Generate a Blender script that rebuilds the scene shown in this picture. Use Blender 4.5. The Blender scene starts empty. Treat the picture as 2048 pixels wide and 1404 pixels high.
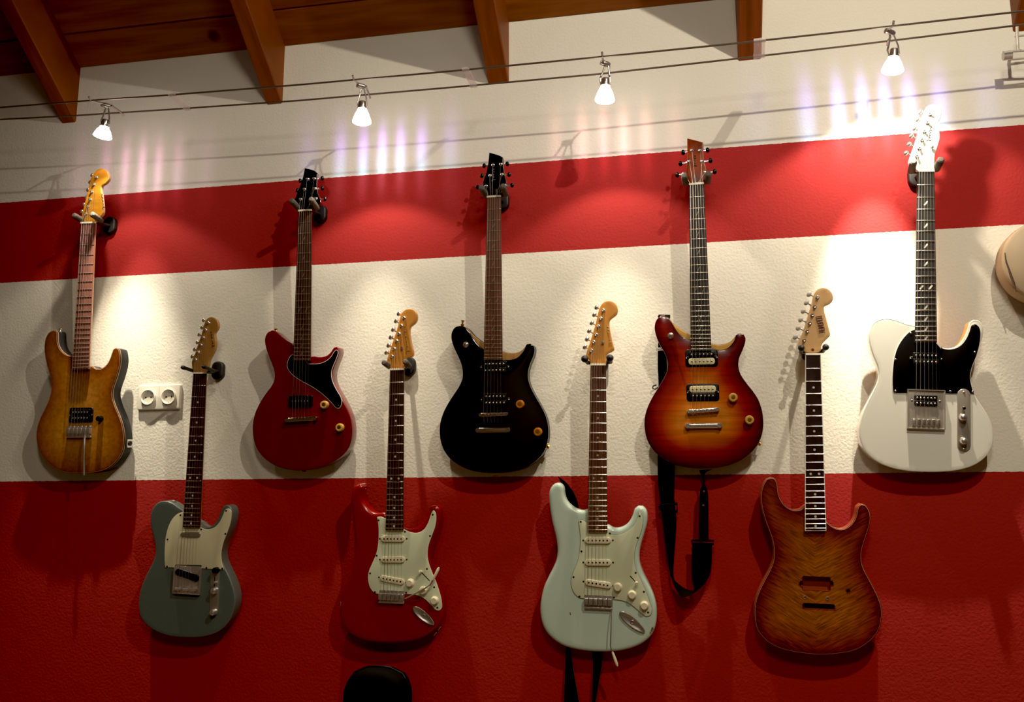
import bpy, math, random
from mathutils import Vector, Matrix
from mathutils.geometry import delaunay_2d_cdt
random.seed(7)
C = bpy.context.scene.collection
V = Vector
PI = math.pi

# ------------------------------------------------------------------ camera
F = 1850.0
D = 2.70
CAMZ = 1.50
YAW, PITCH, ROLL = 0.198, 0.1744, -0.0017
cy, sy, cp, sp = math.cos(YAW), math.sin(YAW), math.cos(PITCH), math.sin(PITCH)
fwd = V((-sy*cp, cy*cp, sp))
rt0 = V((cy, sy, 0)); up0 = rt0.cross(fwd)
rt = math.cos(ROLL)*rt0 + math.sin(ROLL)*up0
up = -math.sin(ROLL)*rt0 + math.cos(ROLL)*up0
EYE = V((0, -D, CAMZ))
cam = bpy.data.cameras.new('camera')
cam.sensor_width = 36.0
cam.lens = F/2048*36.0
cam.clip_start = 0.05
camo = bpy.data.objects.new('camera', cam)
C.objects.link(camo)
camo.matrix_world = Matrix(((rt.x, up.x, -fwd.x, EYE.x), (rt.y, up.y, -fwd.y, EYE.y), (rt.z, up.z, -fwd.z, EYE.z), (0, 0, 0, 1)))
bpy.context.scene.camera = camo


def ray(px, py):
    return (px-1024)/F*rt - (py-702)/F*up + fwd


def at(px, py, y):
    """the point of the plane 'y metres off the wall' that the photograph shows there"""
    d = ray(px, py)
    return EYE + d*((-y + D)/d.y)


# ------------------------------------------------------------------ materials
def mat(name, col=(.5, .5, .5), rough=.5, metal=0, coat=0, spec=.5, emis=0, noise=0, nscale=30, bump=0, bscale=60, coatr=.05, stretch=(1, 1, 1), col2=None):
    m = bpy.data.materials.new(name)
    m.use_nodes = True
    N, L = m.node_tree.nodes, m.node_tree.links
    b = N['Principled BSDF']
    b.inputs['Base Color'].default_value = (*col, 1)
    b.inputs['Roughness'].default_value = rough
    b.inputs['Metallic'].default_value = metal
    b.inputs['Coat Weight'].default_value = coat
    b.inputs['Coat Roughness'].default_value = coatr
    b.inputs['Specular IOR Level'].default_value = spec
    if emis:
        b.inputs['Emission Color'].default_value = (*col, 1)
        b.inputs['Emission Strength'].default_value = emis
    if noise or bump:
        tc = N.new('ShaderNodeTexCoord'); mp = N.new('ShaderNodeMapping')
        mp.inputs['Scale'].default_value = stretch
        L.new(tc.outputs['Object'], mp.inputs['Vector'])
    if noise:
        n = N.new('ShaderNodeTexNoise'); n.inputs['Scale'].default_value = nscale; n.inputs['Detail'].default_value = 5
        L.new(mp.outputs[0], n.inputs['Vector'])
        r = N.new('ShaderNodeValToRGB')
        c2 = col2 or tuple(c*(1-noise) for c in col)
        r.color_ramp.elements[0].position = .3; r.color_ramp.elements[1].position = .7
        r.color_ramp.elements[0].color = (*c2, 1); r.color_ramp.elements[1].color = (*col, 1)
        L.new(n.outputs['Fac'], r.inputs['Fac']); L.new(r.outputs['Color'], b.inputs['Base Color'])
    if bump:
        n = N.new('ShaderNodeTexNoise'); n.inputs['Scale'].default_value = bscale; n.inputs['Detail'].default_value = 3
        L.new(mp.outputs[0], n.inputs['Vector'])
        bp = N.new('ShaderNodeBump'); bp.inputs['Strength'].default_value = bump; bp.inputs['Distance'].default_value = .004
        L.new(n.outputs['Fac'], bp.inputs['Height']); L.new(bp.outputs[0], b.inputs['Normal'])
    return m


def burst(name, stops, fig=.25, scale=(25, 6, 25), rough=.25, coat=.8, dist=.09, chevron=0, wob=.15):
    """figured wood, its stain graded from the edge of the body inwards (attribute 'edge': metres from the outline)"""
    m = mat(name, stops[-1][1], rough, coat=coat)
    N, L = m.node_tree.nodes, m.node_tree.links
    b = N['Principled BSDF']
    a = N.new('ShaderNodeAttribute'); a.attribute_name = 'edge'
    tc = N.new('ShaderNodeTexCoord'); mp = N.new('ShaderNodeMapping'); mp.inputs['Scale'].default_value = scale
    if chevron:
        sx = N.new('ShaderNodeSeparateXYZ'); L.new(tc.outputs['Object'], sx.inputs[0])
        ab = N.new('ShaderNodeMath'); ab.operation = 'ABSOLUTE'; L.new(sx.outputs['X'], ab.inputs[0])
        mu = N.new('ShaderNodeMath'); mu.operation = 'MULTIPLY'; mu.inputs[1].default_value = chevron; L.new(ab.outputs[0], mu.inputs[0])
        ad = N.new('ShaderNodeMath'); ad.operation = 'SUBTRACT'; L.new(sx.outputs['Z'], ad.inputs[0]); L.new(mu.outputs[0], ad.inputs[1])
        cx = N.new('ShaderNodeCombineXYZ'); L.new(sx.outputs['X'], cx.inputs['X']); L.new(ad.outputs[0], cx.inputs['Z']); L.new(cx.outputs[0], mp.inputs['Vector'])
    else:
        L.new(tc.outputs['Object'], mp.inputs['Vector'])
    n = N.new('ShaderNodeTexNoise'); n.inputs['Scale'].default_value = 1; n.inputs['Detail'].default_value = 4; n.inputs['Distortion'].default_value = .6
    L.new(mp.outputs[0], n.inputs['Vector'])
    big = N.new('ShaderNodeTexNoise'); big.inputs['Scale'].default_value = 14; L.new(tc.outputs['Object'], big.inputs['Vector'])
    # edge distance, wobbled a little by the big noise
    w = N.new('ShaderNodeMath'); w.operation = 'MULTIPLY_ADD'; w.inputs[1].default_value = wob; L.new(big.outputs['Fac'], w.inputs[0])
    dv = N.new('ShaderNodeMath'); dv.operation = 'DIVIDE'; dv.inputs[1].default_value = dist; L.new(a.outputs['Fac'], dv.inputs[0])
    sb = N.new('ShaderNodeMath'); sb.operation = 'SUBTRACT'; sb.inputs[1].default_value = wob/2; L.new(dv.outputs[0], sb.inputs[0])
    L.new(sb.outputs[0], w.inputs[2])
    r = N.new('ShaderNodeValToRGB')
    els = r.color_ramp.elements
    while len(els) < len(stops): els.new(.5)
    for e, (p, c) in zip(els, stops): e.position = p; e.color = (*c, 1)
    L.new(w.outputs[0], r.inputs['Fac'])
    mr = N.new('ShaderNodeMapRange'); mr.inputs['From Min'].default_value = .35; mr.inputs['From Max'].default_value = .65
    mr.inputs['To Min'].default_value = 1-fig; mr.inputs['To Max'].default_value = 1+fig*.6
    L.new(n.outputs['Fac'], mr.inputs['Value'])
    mx = N.new('ShaderNodeMix'); mx.data_type = 'RGBA'; mx.blend_type = 'MULTIPLY'; mx.inputs['Factor'].default_value = 1
    L.new(r.outputs['Color'], mx.inputs['A']); L.new(mr.outputs[0], mx.inputs['B']); L.new(mx.outputs['Result'], b.inputs['Base Color'])
    return m


CHROME = mat('chrome', (.80, .77, .72), .2, .92)
DCHROME = mat('worn chrome', (.46, .43, .39), .32, .8)
STEEL = mat('string steel', (.62, .57, .48), .35, 1)
FRET = mat('fret wire', (.80, .76, .68), .22, 1)
GOLD = mat('gold', (.70, .42, .12), .25, 1)
BLACKP = mat('black plastic', (.008, .008, .009), .3)
BLACKM = mat('black gloss', (.004, .004, .005), .14, spec=.4)
CREAM = mat('cream plastic', (.72, .66, .46), .35)
IVORY = mat('ivory nut', (.78, .72, .58), .4)
PEARL = mat('pearl inlay', (.62, .6, .52), .3)
PEARLD = mat('dim inlay', (.22, .21, .17), .4)
DARKDOT = mat('dark screw', (.06, .05, .04), .4, .6)
MINTG = mat('mint pickguard', (.66, .71, .50), .35)
MINTG2 = mat('aged pickguard', (.60, .64, .44), .35)
CREAMG = mat('cream pickguard', (.62, .58, .38), .4)
BLACKG = mat('black pickguard', (.006, .006, .007), .22)
WHITEP = mat('white plastic', (.75, .73, .66), .35)
AMBER = mat('amber knob', (.42, .15, .03), .2, coat=.6)
GOLDK = mat('gold knob', (.55, .33, .08), .25, coat=.6)
MAPLE = mat('maple', (.60, .30, .09), .35, noise=.22, nscale=6, stretch=(6, 6, 1), coat=.5)
MAPLEO = mat('amber maple', (.62, .27, .055), .35, noise=.2, nscale=6, stretch=(6, 6, 1), coat=.5)
MAPLEG = mat('golden flame maple', (.50, .22, .02), .3, noise=.5, nscale=10, stretch=(1, 1, 7), coat=.5)
MAPLEN = mat('pale maple', (.62, .38, .17), .4, noise=.2, nscale=6, stretch=(6, 6, 1), coat=.3)
MAPLED = mat('aged maple', (.36, .18, .055), .4, noise=.3, nscale=6, stretch=(6, 6, 1), coat=.3)
ROSE = mat('rosewood', (.055, .024, .016), .5, noise=.5, nscale=14, stretch=(5, 5, .6), spec=.35)
ROSEL = mat('light rosewood', (.13, .05, .03), .5, noise=.5, nscale=14, stretch=(5, 5, .6), spec=.35)
PINKR = mat('reddish rosewood', (.24, .10, .075), .5, noise=.35, nscale=14, stretch=(5, 5, .6), spec=.35)
EBONY = mat('ebony', (.022, .019, .017), .5, noise=.4, nscale=14, stretch=(5, 5, .6), spec=.35)
NATURAL = mat('natural wood', (.50, .27, .09), .4, noise=.35, nscale=10, stretch=(8, 8, 1))
MAHOG = mat('mahogany', (.22, .075, .03), .45, noise=.3, nscale=8, stretch=(8, 8, 1))
FOAM = mat('grey foam', (.10, .085, .07), .8, bump=.3, bscale=300)
IRON = mat('black iron', (.015, .015, .016), .5)


# ------------------------------------------------------------------ mesh builder
def ident(p): return p


class MB:
    def __init__(s, xf=ident): s.v = []; s.f = []; s.m = []; s.xf = xf; s.mi = 0; s.edge = {}

    def add(s, p, e=None):
        s.v.append(s.xf(V(p)))
        if e is not None: s.edge[len(s.v)-1] = e
        return len(s.v)-1

    def face(s, ids): s.f.append(tuple(ids)); s.m.append(s.mi)

    def rings(s, rings, closed=True, cap0=True, cap1=True, e=None):
        ids = [[s.add(p, e) for p in r] for r in rings]
        n = len(ids[0])
        for a, b in zip(ids, ids[1:]):
            for i in range(n if closed else n-1):
                j = (i+1) % n
                s.face((a[i], a[j], b[j], b[i]))
        if cap0 and closed: s.face(ids[0][::-1])
        if cap1 and closed: s.face(ids[-1])
        return ids

    def box(s, c, sz, ax=None):
        c = V(c); X, Y, Z = ax or (V((1, 0, 0)), V((0, 1, 0)), V((0, 0, 1)))
        p = lambda a, b, d: c + X*(a*sz[0]/2) + Y*(b*sz[1]/2) + Z*(d*sz[2]/2)
        s.rings([[p(-1, -1, k), p(1, -1, k), p(1, 1, k), p(-1, 1, k)] for k in (-1, 1)])

    def tube(s, pts, r, n=8, caps=True):
        pts = [V(p) for p in pts]
        rr = r if isinstance(r, (list, tuple)) else [r]*len(pts)
        out = []
        prev = None
        for i, p in enumerate(pts):
            t = (pts[min(i+1, len(pts)-1)] - pts[max(i-1, 0)]).normalized()
            if prev is None:
                a = V((0, 0, 1)) if abs(t.z) < .9 else V((1, 0, 0))
                x = t.cross(a).normalized()
            else:
                x = (prev - t*prev.dot(t)).normalized()
            prev = x
            y = t.cross(x)
            out.append([p + (x*math.cos(2*PI*k/n) + y*math.sin(2*PI*k/n))*rr[i] for k in range(n)])
        s.rings(out, True, caps, caps)

    def lathe(s, c, axis, prof, n=20):
        """prof: (radius, height along axis)"""
        c = V(c); z = V(axis).normalized()
        a = V((1, 0, 0)) if abs(z.x) < .9 else V((0, 1, 0))
        x = (a - z*a.dot(z)).normalized(); y = z.cross(x)
        s.rings([[c + z*h + (x*math.cos(2*PI*k/n) + y*math.sin(2*PI*k/n))*max(r, 1e-5) for k in range(n)] for r, h in prof])

    def plate(s, out, w0, w1, bev=0, bevb=0, seg=3, grid=0, arch=0):
        """an outline in the plane (u, v), given thickness from w0 (back) up to w1 (front)"""
        out = ccw(out)
        prof = []
        if bevb:
            for k in range(seg+1):
                t = PI/2*k/seg; prof.append((bevb*(1-math.sin(t)), w0+bevb*(1-math.cos(t))))
        else: prof.append((0, w0))
        if bev:
            for k in range(seg+1):
                t = PI/2*k/seg; prof.append((bev*(1-math.cos(t)), w1-bev*(1-math.sin(t))))
        else: prof.append((0, w1))
        rs = [[(p[0], p[1], w) for p in inset(out, i)] for i, w in prof]
        ids = s.rings(rs, True, True, not grid, e=(0 if grid else None))
        if grid:
            rim = [V((p[0], p[1])) for p in rs[-1]]
            pts = list(rim)
            xs = [p.x for p in rim]; ys = [p.y for p in rim]
            x = min(xs)
            n0 = len(rim)
            while x < max(xs):
                y = min(ys)
                while y < max(ys):
                    q = V((x + (random.random()-.5)*grid*.2, y))
                    if inside(q, rim) and dist(q, rim) > grid*.5: pts.append(q)
                    y += grid
                x += grid
            r = delaunay_2d_cdt(pts, [], [list(range(n0))], 1, 1e-6)
            base = {}
            for i, q in enumerate(r[0]):
                d = dist(q, rim)
                base[i] = s.add((q.x, q.y, w1 + arch*(1-math.exp(-d/.035))), d + bev*.5)
            for f in r[2]: s.face([base[i] for i in f])

    def build(s, name, mats, parent=None, smooth=35, kind=None):
        me = bpy.data.meshes.new(name)
        me.from_pydata([tuple(v) for v in s.v], [], s.f)
        if not isinstance(mats, (list, tuple)): mats = [mats]
        for m in mats: me.materials.append(m)
        me.polygons.foreach_set('material_index', s.m)
        if s.edge:
            a = me.attributes.new('edge', 'FLOAT', 'POINT')
            a.data.foreach_set('value', [s.edge.get(i, 0.0) for i in range(len(s.v))])
        me.validate(); me.update()
        import bmesh
        bm = bmesh.new(); bm.from_mesh(me)
        if s.edge: bmesh.ops.remove_doubles(bm, verts=bm.verts, dist=1e-6)
        bmesh.ops.recalc_face_normals(bm, faces=bm.faces)
        bm.to_mesh(me); bm.free()
        if smooth:
            me.polygons.foreach_set('use_smooth', [True]*len(me.polygons))
            me.set_sharp_from_angle(angle=math.radians(smooth))
        o = bpy.data.objects.new(name, me)
        C.objects.link(o)
        if parent: o.parent = parent
        if kind: o['kind'] = kind
        return o


def ccw(o):
    a = sum(o[i][0]*o[(i+1) % len(o)][1] - o[(i+1) % len(o)][0]*o[i][1] for i in range(len(o)))
    return list(o) if a > 0 else list(o)[::-1]


def inset(o, d):
    if not d: return [(p[0], p[1]) for p in o]
    r = []
    n = len(o)
    for i in range(n):
        a, b = o[i-1], o[(i+1) % n]
        t = V((b[0]-a[0], b[1]-a[1]))
        if t.length < 1e-9: r.append((o[i][0], o[i][1])); continue
        t.normalize()
        r.append((o[i][0] - t.y*d, o[i][1] + t.x*d))
    return r


def inside(q, poly):
    c = False
    n = len(poly)
    for i in range(n):
        a, b = poly[i], poly[i-1]
        if (a.y > q.y) != (b.y > q.y) and q.x < (b.x-a.x)*(q.y-a.y)/(b.y-a.y)+a.x: c = not c
    return c


def dist(q, poly):
    m = 1e9
    n = len(poly)
    for i in range(n):
        a, b = poly[i-1], poly[i]
        ab = b-a; l = ab.length_squared
        t = max(0, min(1, (q-a).dot(ab)/l)) if l else 0
        m = min(m, (q-a-ab*t).length_squared)
    return math.sqrt(m)


def spline(P, closed=True, step=.006):
    """Catmull-Rom (centripetal) through the points; a point given twice is a corner"""
    P = [V(p[:2]) for p in P]
    n = len(P)
    out = []
    for i in range(n if closed else n-1):
        p0 = P[(i-1) % n] if closed or i else P[i]*2-P[i+1]
        p1, p2 = P[i], P[(i+1) % n]
        p3 = P[(i+2) % n] if closed or i+2 < n else p2*2-p1
        L = (p2-p1).length
        if L < 1e-7: continue
        if (p1-p0).length < 1e-7: p0 = p1*2-p2
        if (p3-p2).length < 1e-7: p3 = p2*2-p1
        t1 = (p1-p0).length**.5; t2 = t1+L**.5; t3 = t2+(p3-p2).length**.5
        k = max(1, int(L/step))
        for j in range(k):
            t = t1+(t2-t1)*j/k
            A1 = p0*((t1-t)/t1)+p1*(t/t1)
            A2 = p1*((t2-t)/(t2-t1))+p2*((t-t1)/(t2-t1))
            A3 = p2*((t3-t)/(t3-t2))+p3*((t-t2)/(t3-t2))
            B1 = A1*((t2-t)/t2)+A2*(t/t2)
            B2 = A2*((t3-t)/(t3-t1))+A3*((t-t1)/(t3-t1))
            out.append(B1*((t2-t)/(t2-t1))+B2*((t-t1)/(t2-t1)))
    if not closed: out.append(P[-1])
    return out


def stadium(a, b, r, n=8):
    a, b = V(a[:2]), V(b[:2]); d = (b-a).normalized(); q = V((-d.y, d.x))
    a = a+d*r; b = b-d*r
    o = [b + (q*-math.cos(PI*k/n) + d*math.sin(PI*k/n))*r for k in range(n+1)]
    o += [a + (q*math.cos(PI*k/n) - d*math.sin(PI*k/n))*r for k in range(n+1)]
    return o


def rrect(c, w, h, r=.002, ang=0, n=4):
    o = []
    for sx, s2, a0 in ((1, 1, 0), (-1, 1, 90), (-1, -1, 180), (1, -1, 270)):
        for k in range(n+1):
            a = math.radians(a0+90*k/n)
            o.append(V((sx*(w/2-r)+r*math.cos(a), s2*(h/2-r)+r*math.sin(a))))
    ca, sa = math.cos(ang), math.sin(ang)
    return [V((c[0]+p.x*ca-p.y*sa, c[1]+p.x*sa+p.y*ca)) for p in o]


def empty(name, loc, label, cat, group=None):
    o = bpy.data.objects.new(name, None)
    o.empty_display_size = .05
    C.objects.link(o); o.location = loc
    o['label'] = label; o['category'] = cat
    if group: o['group'] = group
    return o


def tag(o, label, cat, group=None):
    o['label'] = label; o['category'] = cat
    if group: o['group'] = group
    return o


# crops of the photograph used while measuring: origin and magnification
CROP = {'1h': (40, 310, 3.9), '1b': (40, 630, 4.011), '2h': (250, 600, 3.9), '2b': (230, 960, 4.128), '3h': (470, 310, 4.01), '3b': (470, 630, 4.13),
        '4h': (650, 590, 3.793), '4b': (640, 930, 3.6), '5h': (850, 280, 4.01), '5b': (850, 620, 4.01), '7h': (1060, 580, 3.693), '7b': (1050, 940, 3.027),
        '6h': (1250, 250, 3.793), '6b': (1260, 610, 4.01), '8h': (1480, 550, 3.693), '8b': (1470, 920, 3.509), '9h': (1680, 190, 3.266), '9b': (1700, 610, 4.0125),
        's': (1260, 900, 4.386), 'px': (0, 0, 1), '6z': (1340, 260, 10.03)}


def cr(k, p):
    x, y, s = CROP[k]
    return (x+p[0]/s, y+p[1]/s)


# ------------------------------------------------------------------ guitars
class Guitar:
    def __init__(s, key, name, label, nutL, nutR, endL, endR, saddle, dn=.110, ds=.066, wf=.012, thick=.045, bev=.004):
        s.key = key; s.bev = bev; s.thick = thick; s.wf = wf
        s.hb = key+'b'; s.hh = key+'h'
        N = ((nutL[0]+nutR[0])/2, (nutL[1]+nutR[1])/2)
        S = at(*saddle, ds)
        zN = at(*N, dn).z
        t = (dn-ds)/(zN-S.z)
        w = V((0, -1, -t)).normalized()          # out of the guitar's face
        s.o = S; s.w = w
        Np = s.hit(*N)
        s.v = (Np-S).normalized(); s.u = s.v.cross(w).normalized()
        s.shift = V((0, 0, 0))
        s.root = empty(name, (0, 0, 0), label, 'guitar', 'electric guitars hung on the wall')
        s.bounds = None
        s.nutL, s.nutR, s.endL, s.endR = [s.loc(p, wf) for p in (nutL, nutR, endL, endR)]
        s.nut = (s.nutL+s.nutR)/2; s.end = (s.endL+s.endR)/2
        s.vs = s.loc(saddle, wf+.006).y

    def hit(s, px, py):
        d = ray(px, py)
        return EYE + d*((s.o-EYE).dot(s.w)/d.dot(s.w))

    def loc(s, p, w=0., tilt=0., v0=0., k=None):
        """photograph point -> (u, v, w) on the plane w = const (or tilted back above v0)"""
        if k: p = cr(k, p)
        d = ray(*p); e = EYE-s.o
        o = V((e.dot(s.u), e.dot(s.v), e.dot(s.w))); q = V((d.dot(s.u), d.dot(s.v), d.dot(s.w)))
        kk = math.tan(tilt)
        t = (w + kk*v0 - kk*o.y - o.z)/(q.z + kk*q.y)
        return o+q*t

    def finish(s, vb):
        """put the empty at the foot of the body, on its back"""
        base = s.o + s.v*vb - s.w*s.thick
        M = Matrix((s.u, -s.w, s.v)).transposed().to_4x4()
        M.translation = base
        s.root.matrix_world = M
        s.shift = V((0, vb, -s.thick))

    def xf(s, p):
        q = p - s.shift
        return V((q.x, -q.z, q.y))

    def mb(s): return MB(s.xf)

    def world(s, p): return s.o + s.u*p[0] + s.v*p[1] + s.w*p[2]

    def B(s, p, w=0.): return s.loc(p, w, k=s.hb)

    def outline(s, pts, w=0., step=.006): return spline([s.B(p, w) for p in pts], True, step)

    # ---- parts
    def body(s, pts, m, side=None, grid=.009, arch=0, bevb=None, name='body', w0=None, w1=0.):
        o = s.outline(pts, w1-s.bev)
        if w0 is None: w0 = -s.thick
        if name == 'body': s.finish(min(p.y for p in o)); s.body_out = o
        b = s.mb()
        b.plate(o, w0, w1, s.bev, s.bev if bevb is None else bevb, 4, grid, arch)
        ob = b.build(name, [m, side] if side else m, s.root)
        if side:
            for p in ob.data.polygons:
                if p.normal.y > -.6: p.material_index = 1
        return ob

    def binding(s, pts, m, r=.0016):
        o = s.outline(pts, -s.bev)
        o = inset(ccw(o), .001)
        b = s.mb()
        n = len(o)
        b.rings([[(p[0], p[1], -.0005-.005*k) for p in inset(ccw(o), -.0012+.0006*(1-k))] for k in (1, 0)] + [[(p[0], p[1], .0003) for p in inset(ccw(o), .0016)]], True, False, False)
        return b.build('binding', m, s.root)

    def neck(s, m, fbm, n, head, hk, tilt=0., hw=None, hthick=.014, headm=None, dots='dot', dotm=None, bind=None, fm=None, heelv=None, hbev=.002, headside=None):
        wf = s.wf
        nl, nr, el, er = s.nutL, s.nutR, s.endL, s.endR
        # neck shaft: a D section lofted to the heel
        b = s.mb()
        rs = []
        for t in [i/10 for i in range(11)]:
            L = nl.lerp(el, t); R = nr.lerp(er, t); c = (L+R)/2; h = (R-L).length/2
            dep = .016+.003*t
            rs.append([V((c.x+h*math.cos(a), c.y, wf-.004-dep*math.sin(a)**.8 if math.sin(a) > 0 else wf-.004)) for a in [PI*k/12 for k in range(13)]])
        b.rings(rs)
        b.build('neck', m, s.root)
        # fingerboard, slightly arched across
        b = s.mb()
        rs = []
        for c0, c1 in ((nl, nr), (el, er)):
            top = []
            for k in range(7):
                x = k/6; p = c0.lerp(c1, x); top.append(V((p.x, p.y, wf - .0012*(2*x-1)**2)))
            rs.append([V((c0.x, c0.y, wf-.0055))]+top+[V((c1.x, c1.y, wf-.0055))])
        b.rings(rs)
        mats = [fbm, dotm or (PEARLD if dots == 'thin' else PEARL)]
        scale = (nl.y+nr.y)/2-s.vs
        length = s.nut.y-s.end.y
        scale = (length-.006)/(1-2**(-n/12))
        s.scale = scale
        pos = [scale*(1-2**(-k/12))/length for k in range(n+1)]
        b.mi = 1
        if dots:
            for k in (3, 5, 7, 9, 12, 15, 17, 19, 21):
                if k > n: continue
                t = (pos[k]+pos[k-1])/2
                L, R = nl.lerp(el, t), nr.lerp(er, t)
                for x in ((.28, .72) if k == 12 else (.5,)):
                    p = L.lerp(R, x)
                    if dots == 'dot': b.lathe((p.x, p.y, wf-.001), (0, 0, 1), [(.0032, 0), (.0032, .0011), (.001, .0012)], 12)
                    elif dots == 'slash': b.plate(stadium((p.x-.0045, p.y-.006), (p.x+.0045, p.y+.006), .0022, 4), wf-.001, wf+.0002)
                    elif dots == 'thin': b.plate(stadium((p.x-.003, p.y-.006), (p.x+.003, p.y+.006), .0008, 3), wf-.001, wf+.0002)
        s.fb = b.build('fretboard', mats, s.root, 30)
        if bind:
            b = s.mb()
            for c0, c1, sg in ((nl, el, -1), (nr, er, 1)):
                b.rings([[(c.x-.0012*sg, c.y, wf-.006), (c.x+.0006*sg, c.y, wf-.006), (c.x+.0006*sg, c.y, wf-.0005), (c.x-.0012*sg, c.y, wf-.0006)] for c in (c0, c1)])
            c0, c1 = el, er
            b.rings([[(c.x, c.y-.001, wf-.006), (c.x, c.y+.0005, wf-.006), (c.x, c.y+.0005, wf-.0003), (c.x, c.y-.001, wf-.0003)] for c in (c0, c1)])
            b.build('neck_binding', bind, s.root)
        for k in range(1, n+1):
            t = pos[k]
            L, R = nl.lerp(el, t), nr.lerp(er, t)
            b = s.mb()
            rs = []
            for i in range(7):
                x = i/6; p = L.lerp(R, .01+.98*x); z = wf-.0012*(2*x-1)**2
                rs.append([V((p.x, p.y+.0014*math.cos(a), z-.0003+.0014*math.sin(a))) for a in [PI*j/5 for j in range(6)]])
            b.rings(rs)
            b.build('fret', fm or FRET, s.fb, 60)
        # nut
        b = s.mb()
        c = s.nut
        wd = (nr-nl).length
        ax = (nr-nl).normalized()
        b.rings([[V((nl.lerp(nr, x).x, nl.lerp(nr, x).y+dy, wz)) for dy, wz in ((-.0005, wf-.005), (.005, wf-.005), (.005, wf+.0012), (-.0005, wf+.0018))] for x in (0, 1)])
        b.build('nut', IVORY, s.root, 20)
        # headstock
        s.tilt = tilt; s.hv0 = s.nut.y+.004; s.hw = (wf-.010 if hw is None else hw)
        pts = [s.H(p, hk) for p in head]
        o2 = spline([(p.x, p.y) for p in pts], True, .004)
        b = s.mb()
        kk = math.tan(tilt)
        old = s.xf
        shear = lambda p: old(V((p.x, p.y, p.z - kk*max(0, p.y-s.hv0))))
        b.xf = shear
        b.plate(o2, s.hw-hthick, s.hw, hbev, hbev, 3, .008)
        ob = b.build('headstock', [headm or m, headside or m], s.root)
        for p in ob.data.polygons:
            if p.normal.y > -.5: p.material_index = 1

    def H(s, p, k, dw=0.):
        """photograph point on the headstock's face, or dw above it"""
        return s.loc(p, s.hw+dw, s.tilt, s.hv0, k)

    def pegs(s, posts, buttons, k, bm=None, ph=.008, br=.0085, side=1, shape='oval', wide=.6, pm=None, back=-.009):
        s.posts = []
        for i, (p, q) in enumerate(zip(posts, buttons)):
            a = s.H(p, k, ph*.7); a = V((a.x, a.y, a.z-ph*.7))
            c = s.H(q, k, back) if q else V((a.x-.030, a.y-.001, a.z+back))
            b = s.mb()
            b.lathe(a, (0, 0, 1), [(.0052, -.001), (.0052, .0012), (.0042, .002), (.0031, .0024), (.0029, ph-.002), (.0033, ph-.001), (.0030, ph), (.0012, ph-.0006)], 14)
            d = (V((c.x, c.y, 0))-V((a.x, a.y, 0)))
            L = d.length; d.normalize()
            e = V((c.x, c.y, c.z))-d*.001
            g = V((a.x, a.y, c.z))
            b.lathe(g, d, [(.0045, 0), (.0045, L*.42), (.0022, L*.45), (.0022, L)], 10)
            pg = b.build('tuning_peg', pm or CHROME, s.root)
            b = s.mb()
            # button: a flattened oval standing edge-on to the shaft
            y = V((0, 0, 1)); x = d.cross(y).normalized()
            rs = []
            for j in range(9):
                t = -1+2*j/8
                r = math.sqrt(max(0, 1-abs(t)**2.4))*br
                r = max(r, br*.25)
                cc = c + d*(t*br*.75)
                rs.append([cc + x*(r*math.cos(h)) + y*(r*wide*math.sin(h)) for h in [2*PI*m/14 for m in range(14)]])
            b.rings(rs)
            b.build('button', bm or CHROME, pg, 50)
            s.posts.append(V((a.x, a.y, a.z+ph*.55)))

    def strings(s, spread=.052, sv=None, zb=None, m=None, order=None, end=None, rs=(.00056, .00047, .00038, .00030, .00024, .0002)):
        """saddle -> nut -> post"""
        sv = s.vs if sv is None else sv
        zb = s.wf+.007 if zb is None else zb
        dirn = V((s.end.x-s.nut.x, s.end.y-s.nut.y))
        uc = s.nut.x+dirn.x/dirn.y*(sv-s.nut.y)
        order = order or range(6)
        for i, pi in enumerate(order):
            x = .1+.8*i/5
            n = s.nutL.lerp(s.nutR, x); n = V((n.x, n.y+.002, s.wf+.0026))
            a = V((uc+spread*(i/5-.5), sv, zb))
            pts = [a, n, s.posts[pi]]
            if end: pts = [V((a.x, a.y-end, zb-end*.35))]+pts
            b = s.mb(); b.tube(pts, rs[i]*1.15, 6)
            b.build('string', m or STEEL, s.root)

    def pickguard(s, pts, m, screws, edge=None, h=.0025, step=.004, sm=None, ew=.0016):
        o = s.outline(pts, h, step)
        b = s.mb()
        if edge:
            b.mi = 1
            b.plate(o, 0, h*.7, 0)
            b.mi = 0
            b.plate(inset(ccw(o), ew), 0, h, .0006)
        else: b.plate(o, 0, h, .001)
        b.mi = 2
        for q in screws:
            c = s.B(q, h)
            b.lathe((c.x, c.y, h), (0, 0, 1), [(.0030, -.0005), (.0030, .0004), (.0016, .0012)], 10)
        return b.build('pickguard', [m, edge or m, sm or DARKDOT], s.root)

    def single(s, l, r, rad=.0088, m=None, w=.0025, h=.006, pm=None, screws=True, poles=True):
        a, c = s.B(l, w+h), s.B(r, w+h)
        b = s.mb()
        b.plate(stadium(a, c, rad), w-.002, w+h, .0015)
        b.mi = 1
        if poles:
            for i in range(6):
                p = a.lerp(c, .14+.72*i/5)
                b.lathe((p.x, p.y, w+h), (0, 0, 1), [(.0024, -.001), (.0024, .0006), (.001, .0008)], 10)
        if screws:
            d = (c-a).normalized()
            for p in (a-d*.005, c+d*.005): b.lathe((p.x, p.y, w), (0, 0, 1), [(.0026, -.0005), (.0026, .001), (.001, .002)], 10)
        return b.build('pickup', [m or CREAM, pm or DARKDOT], s.root)

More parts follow.
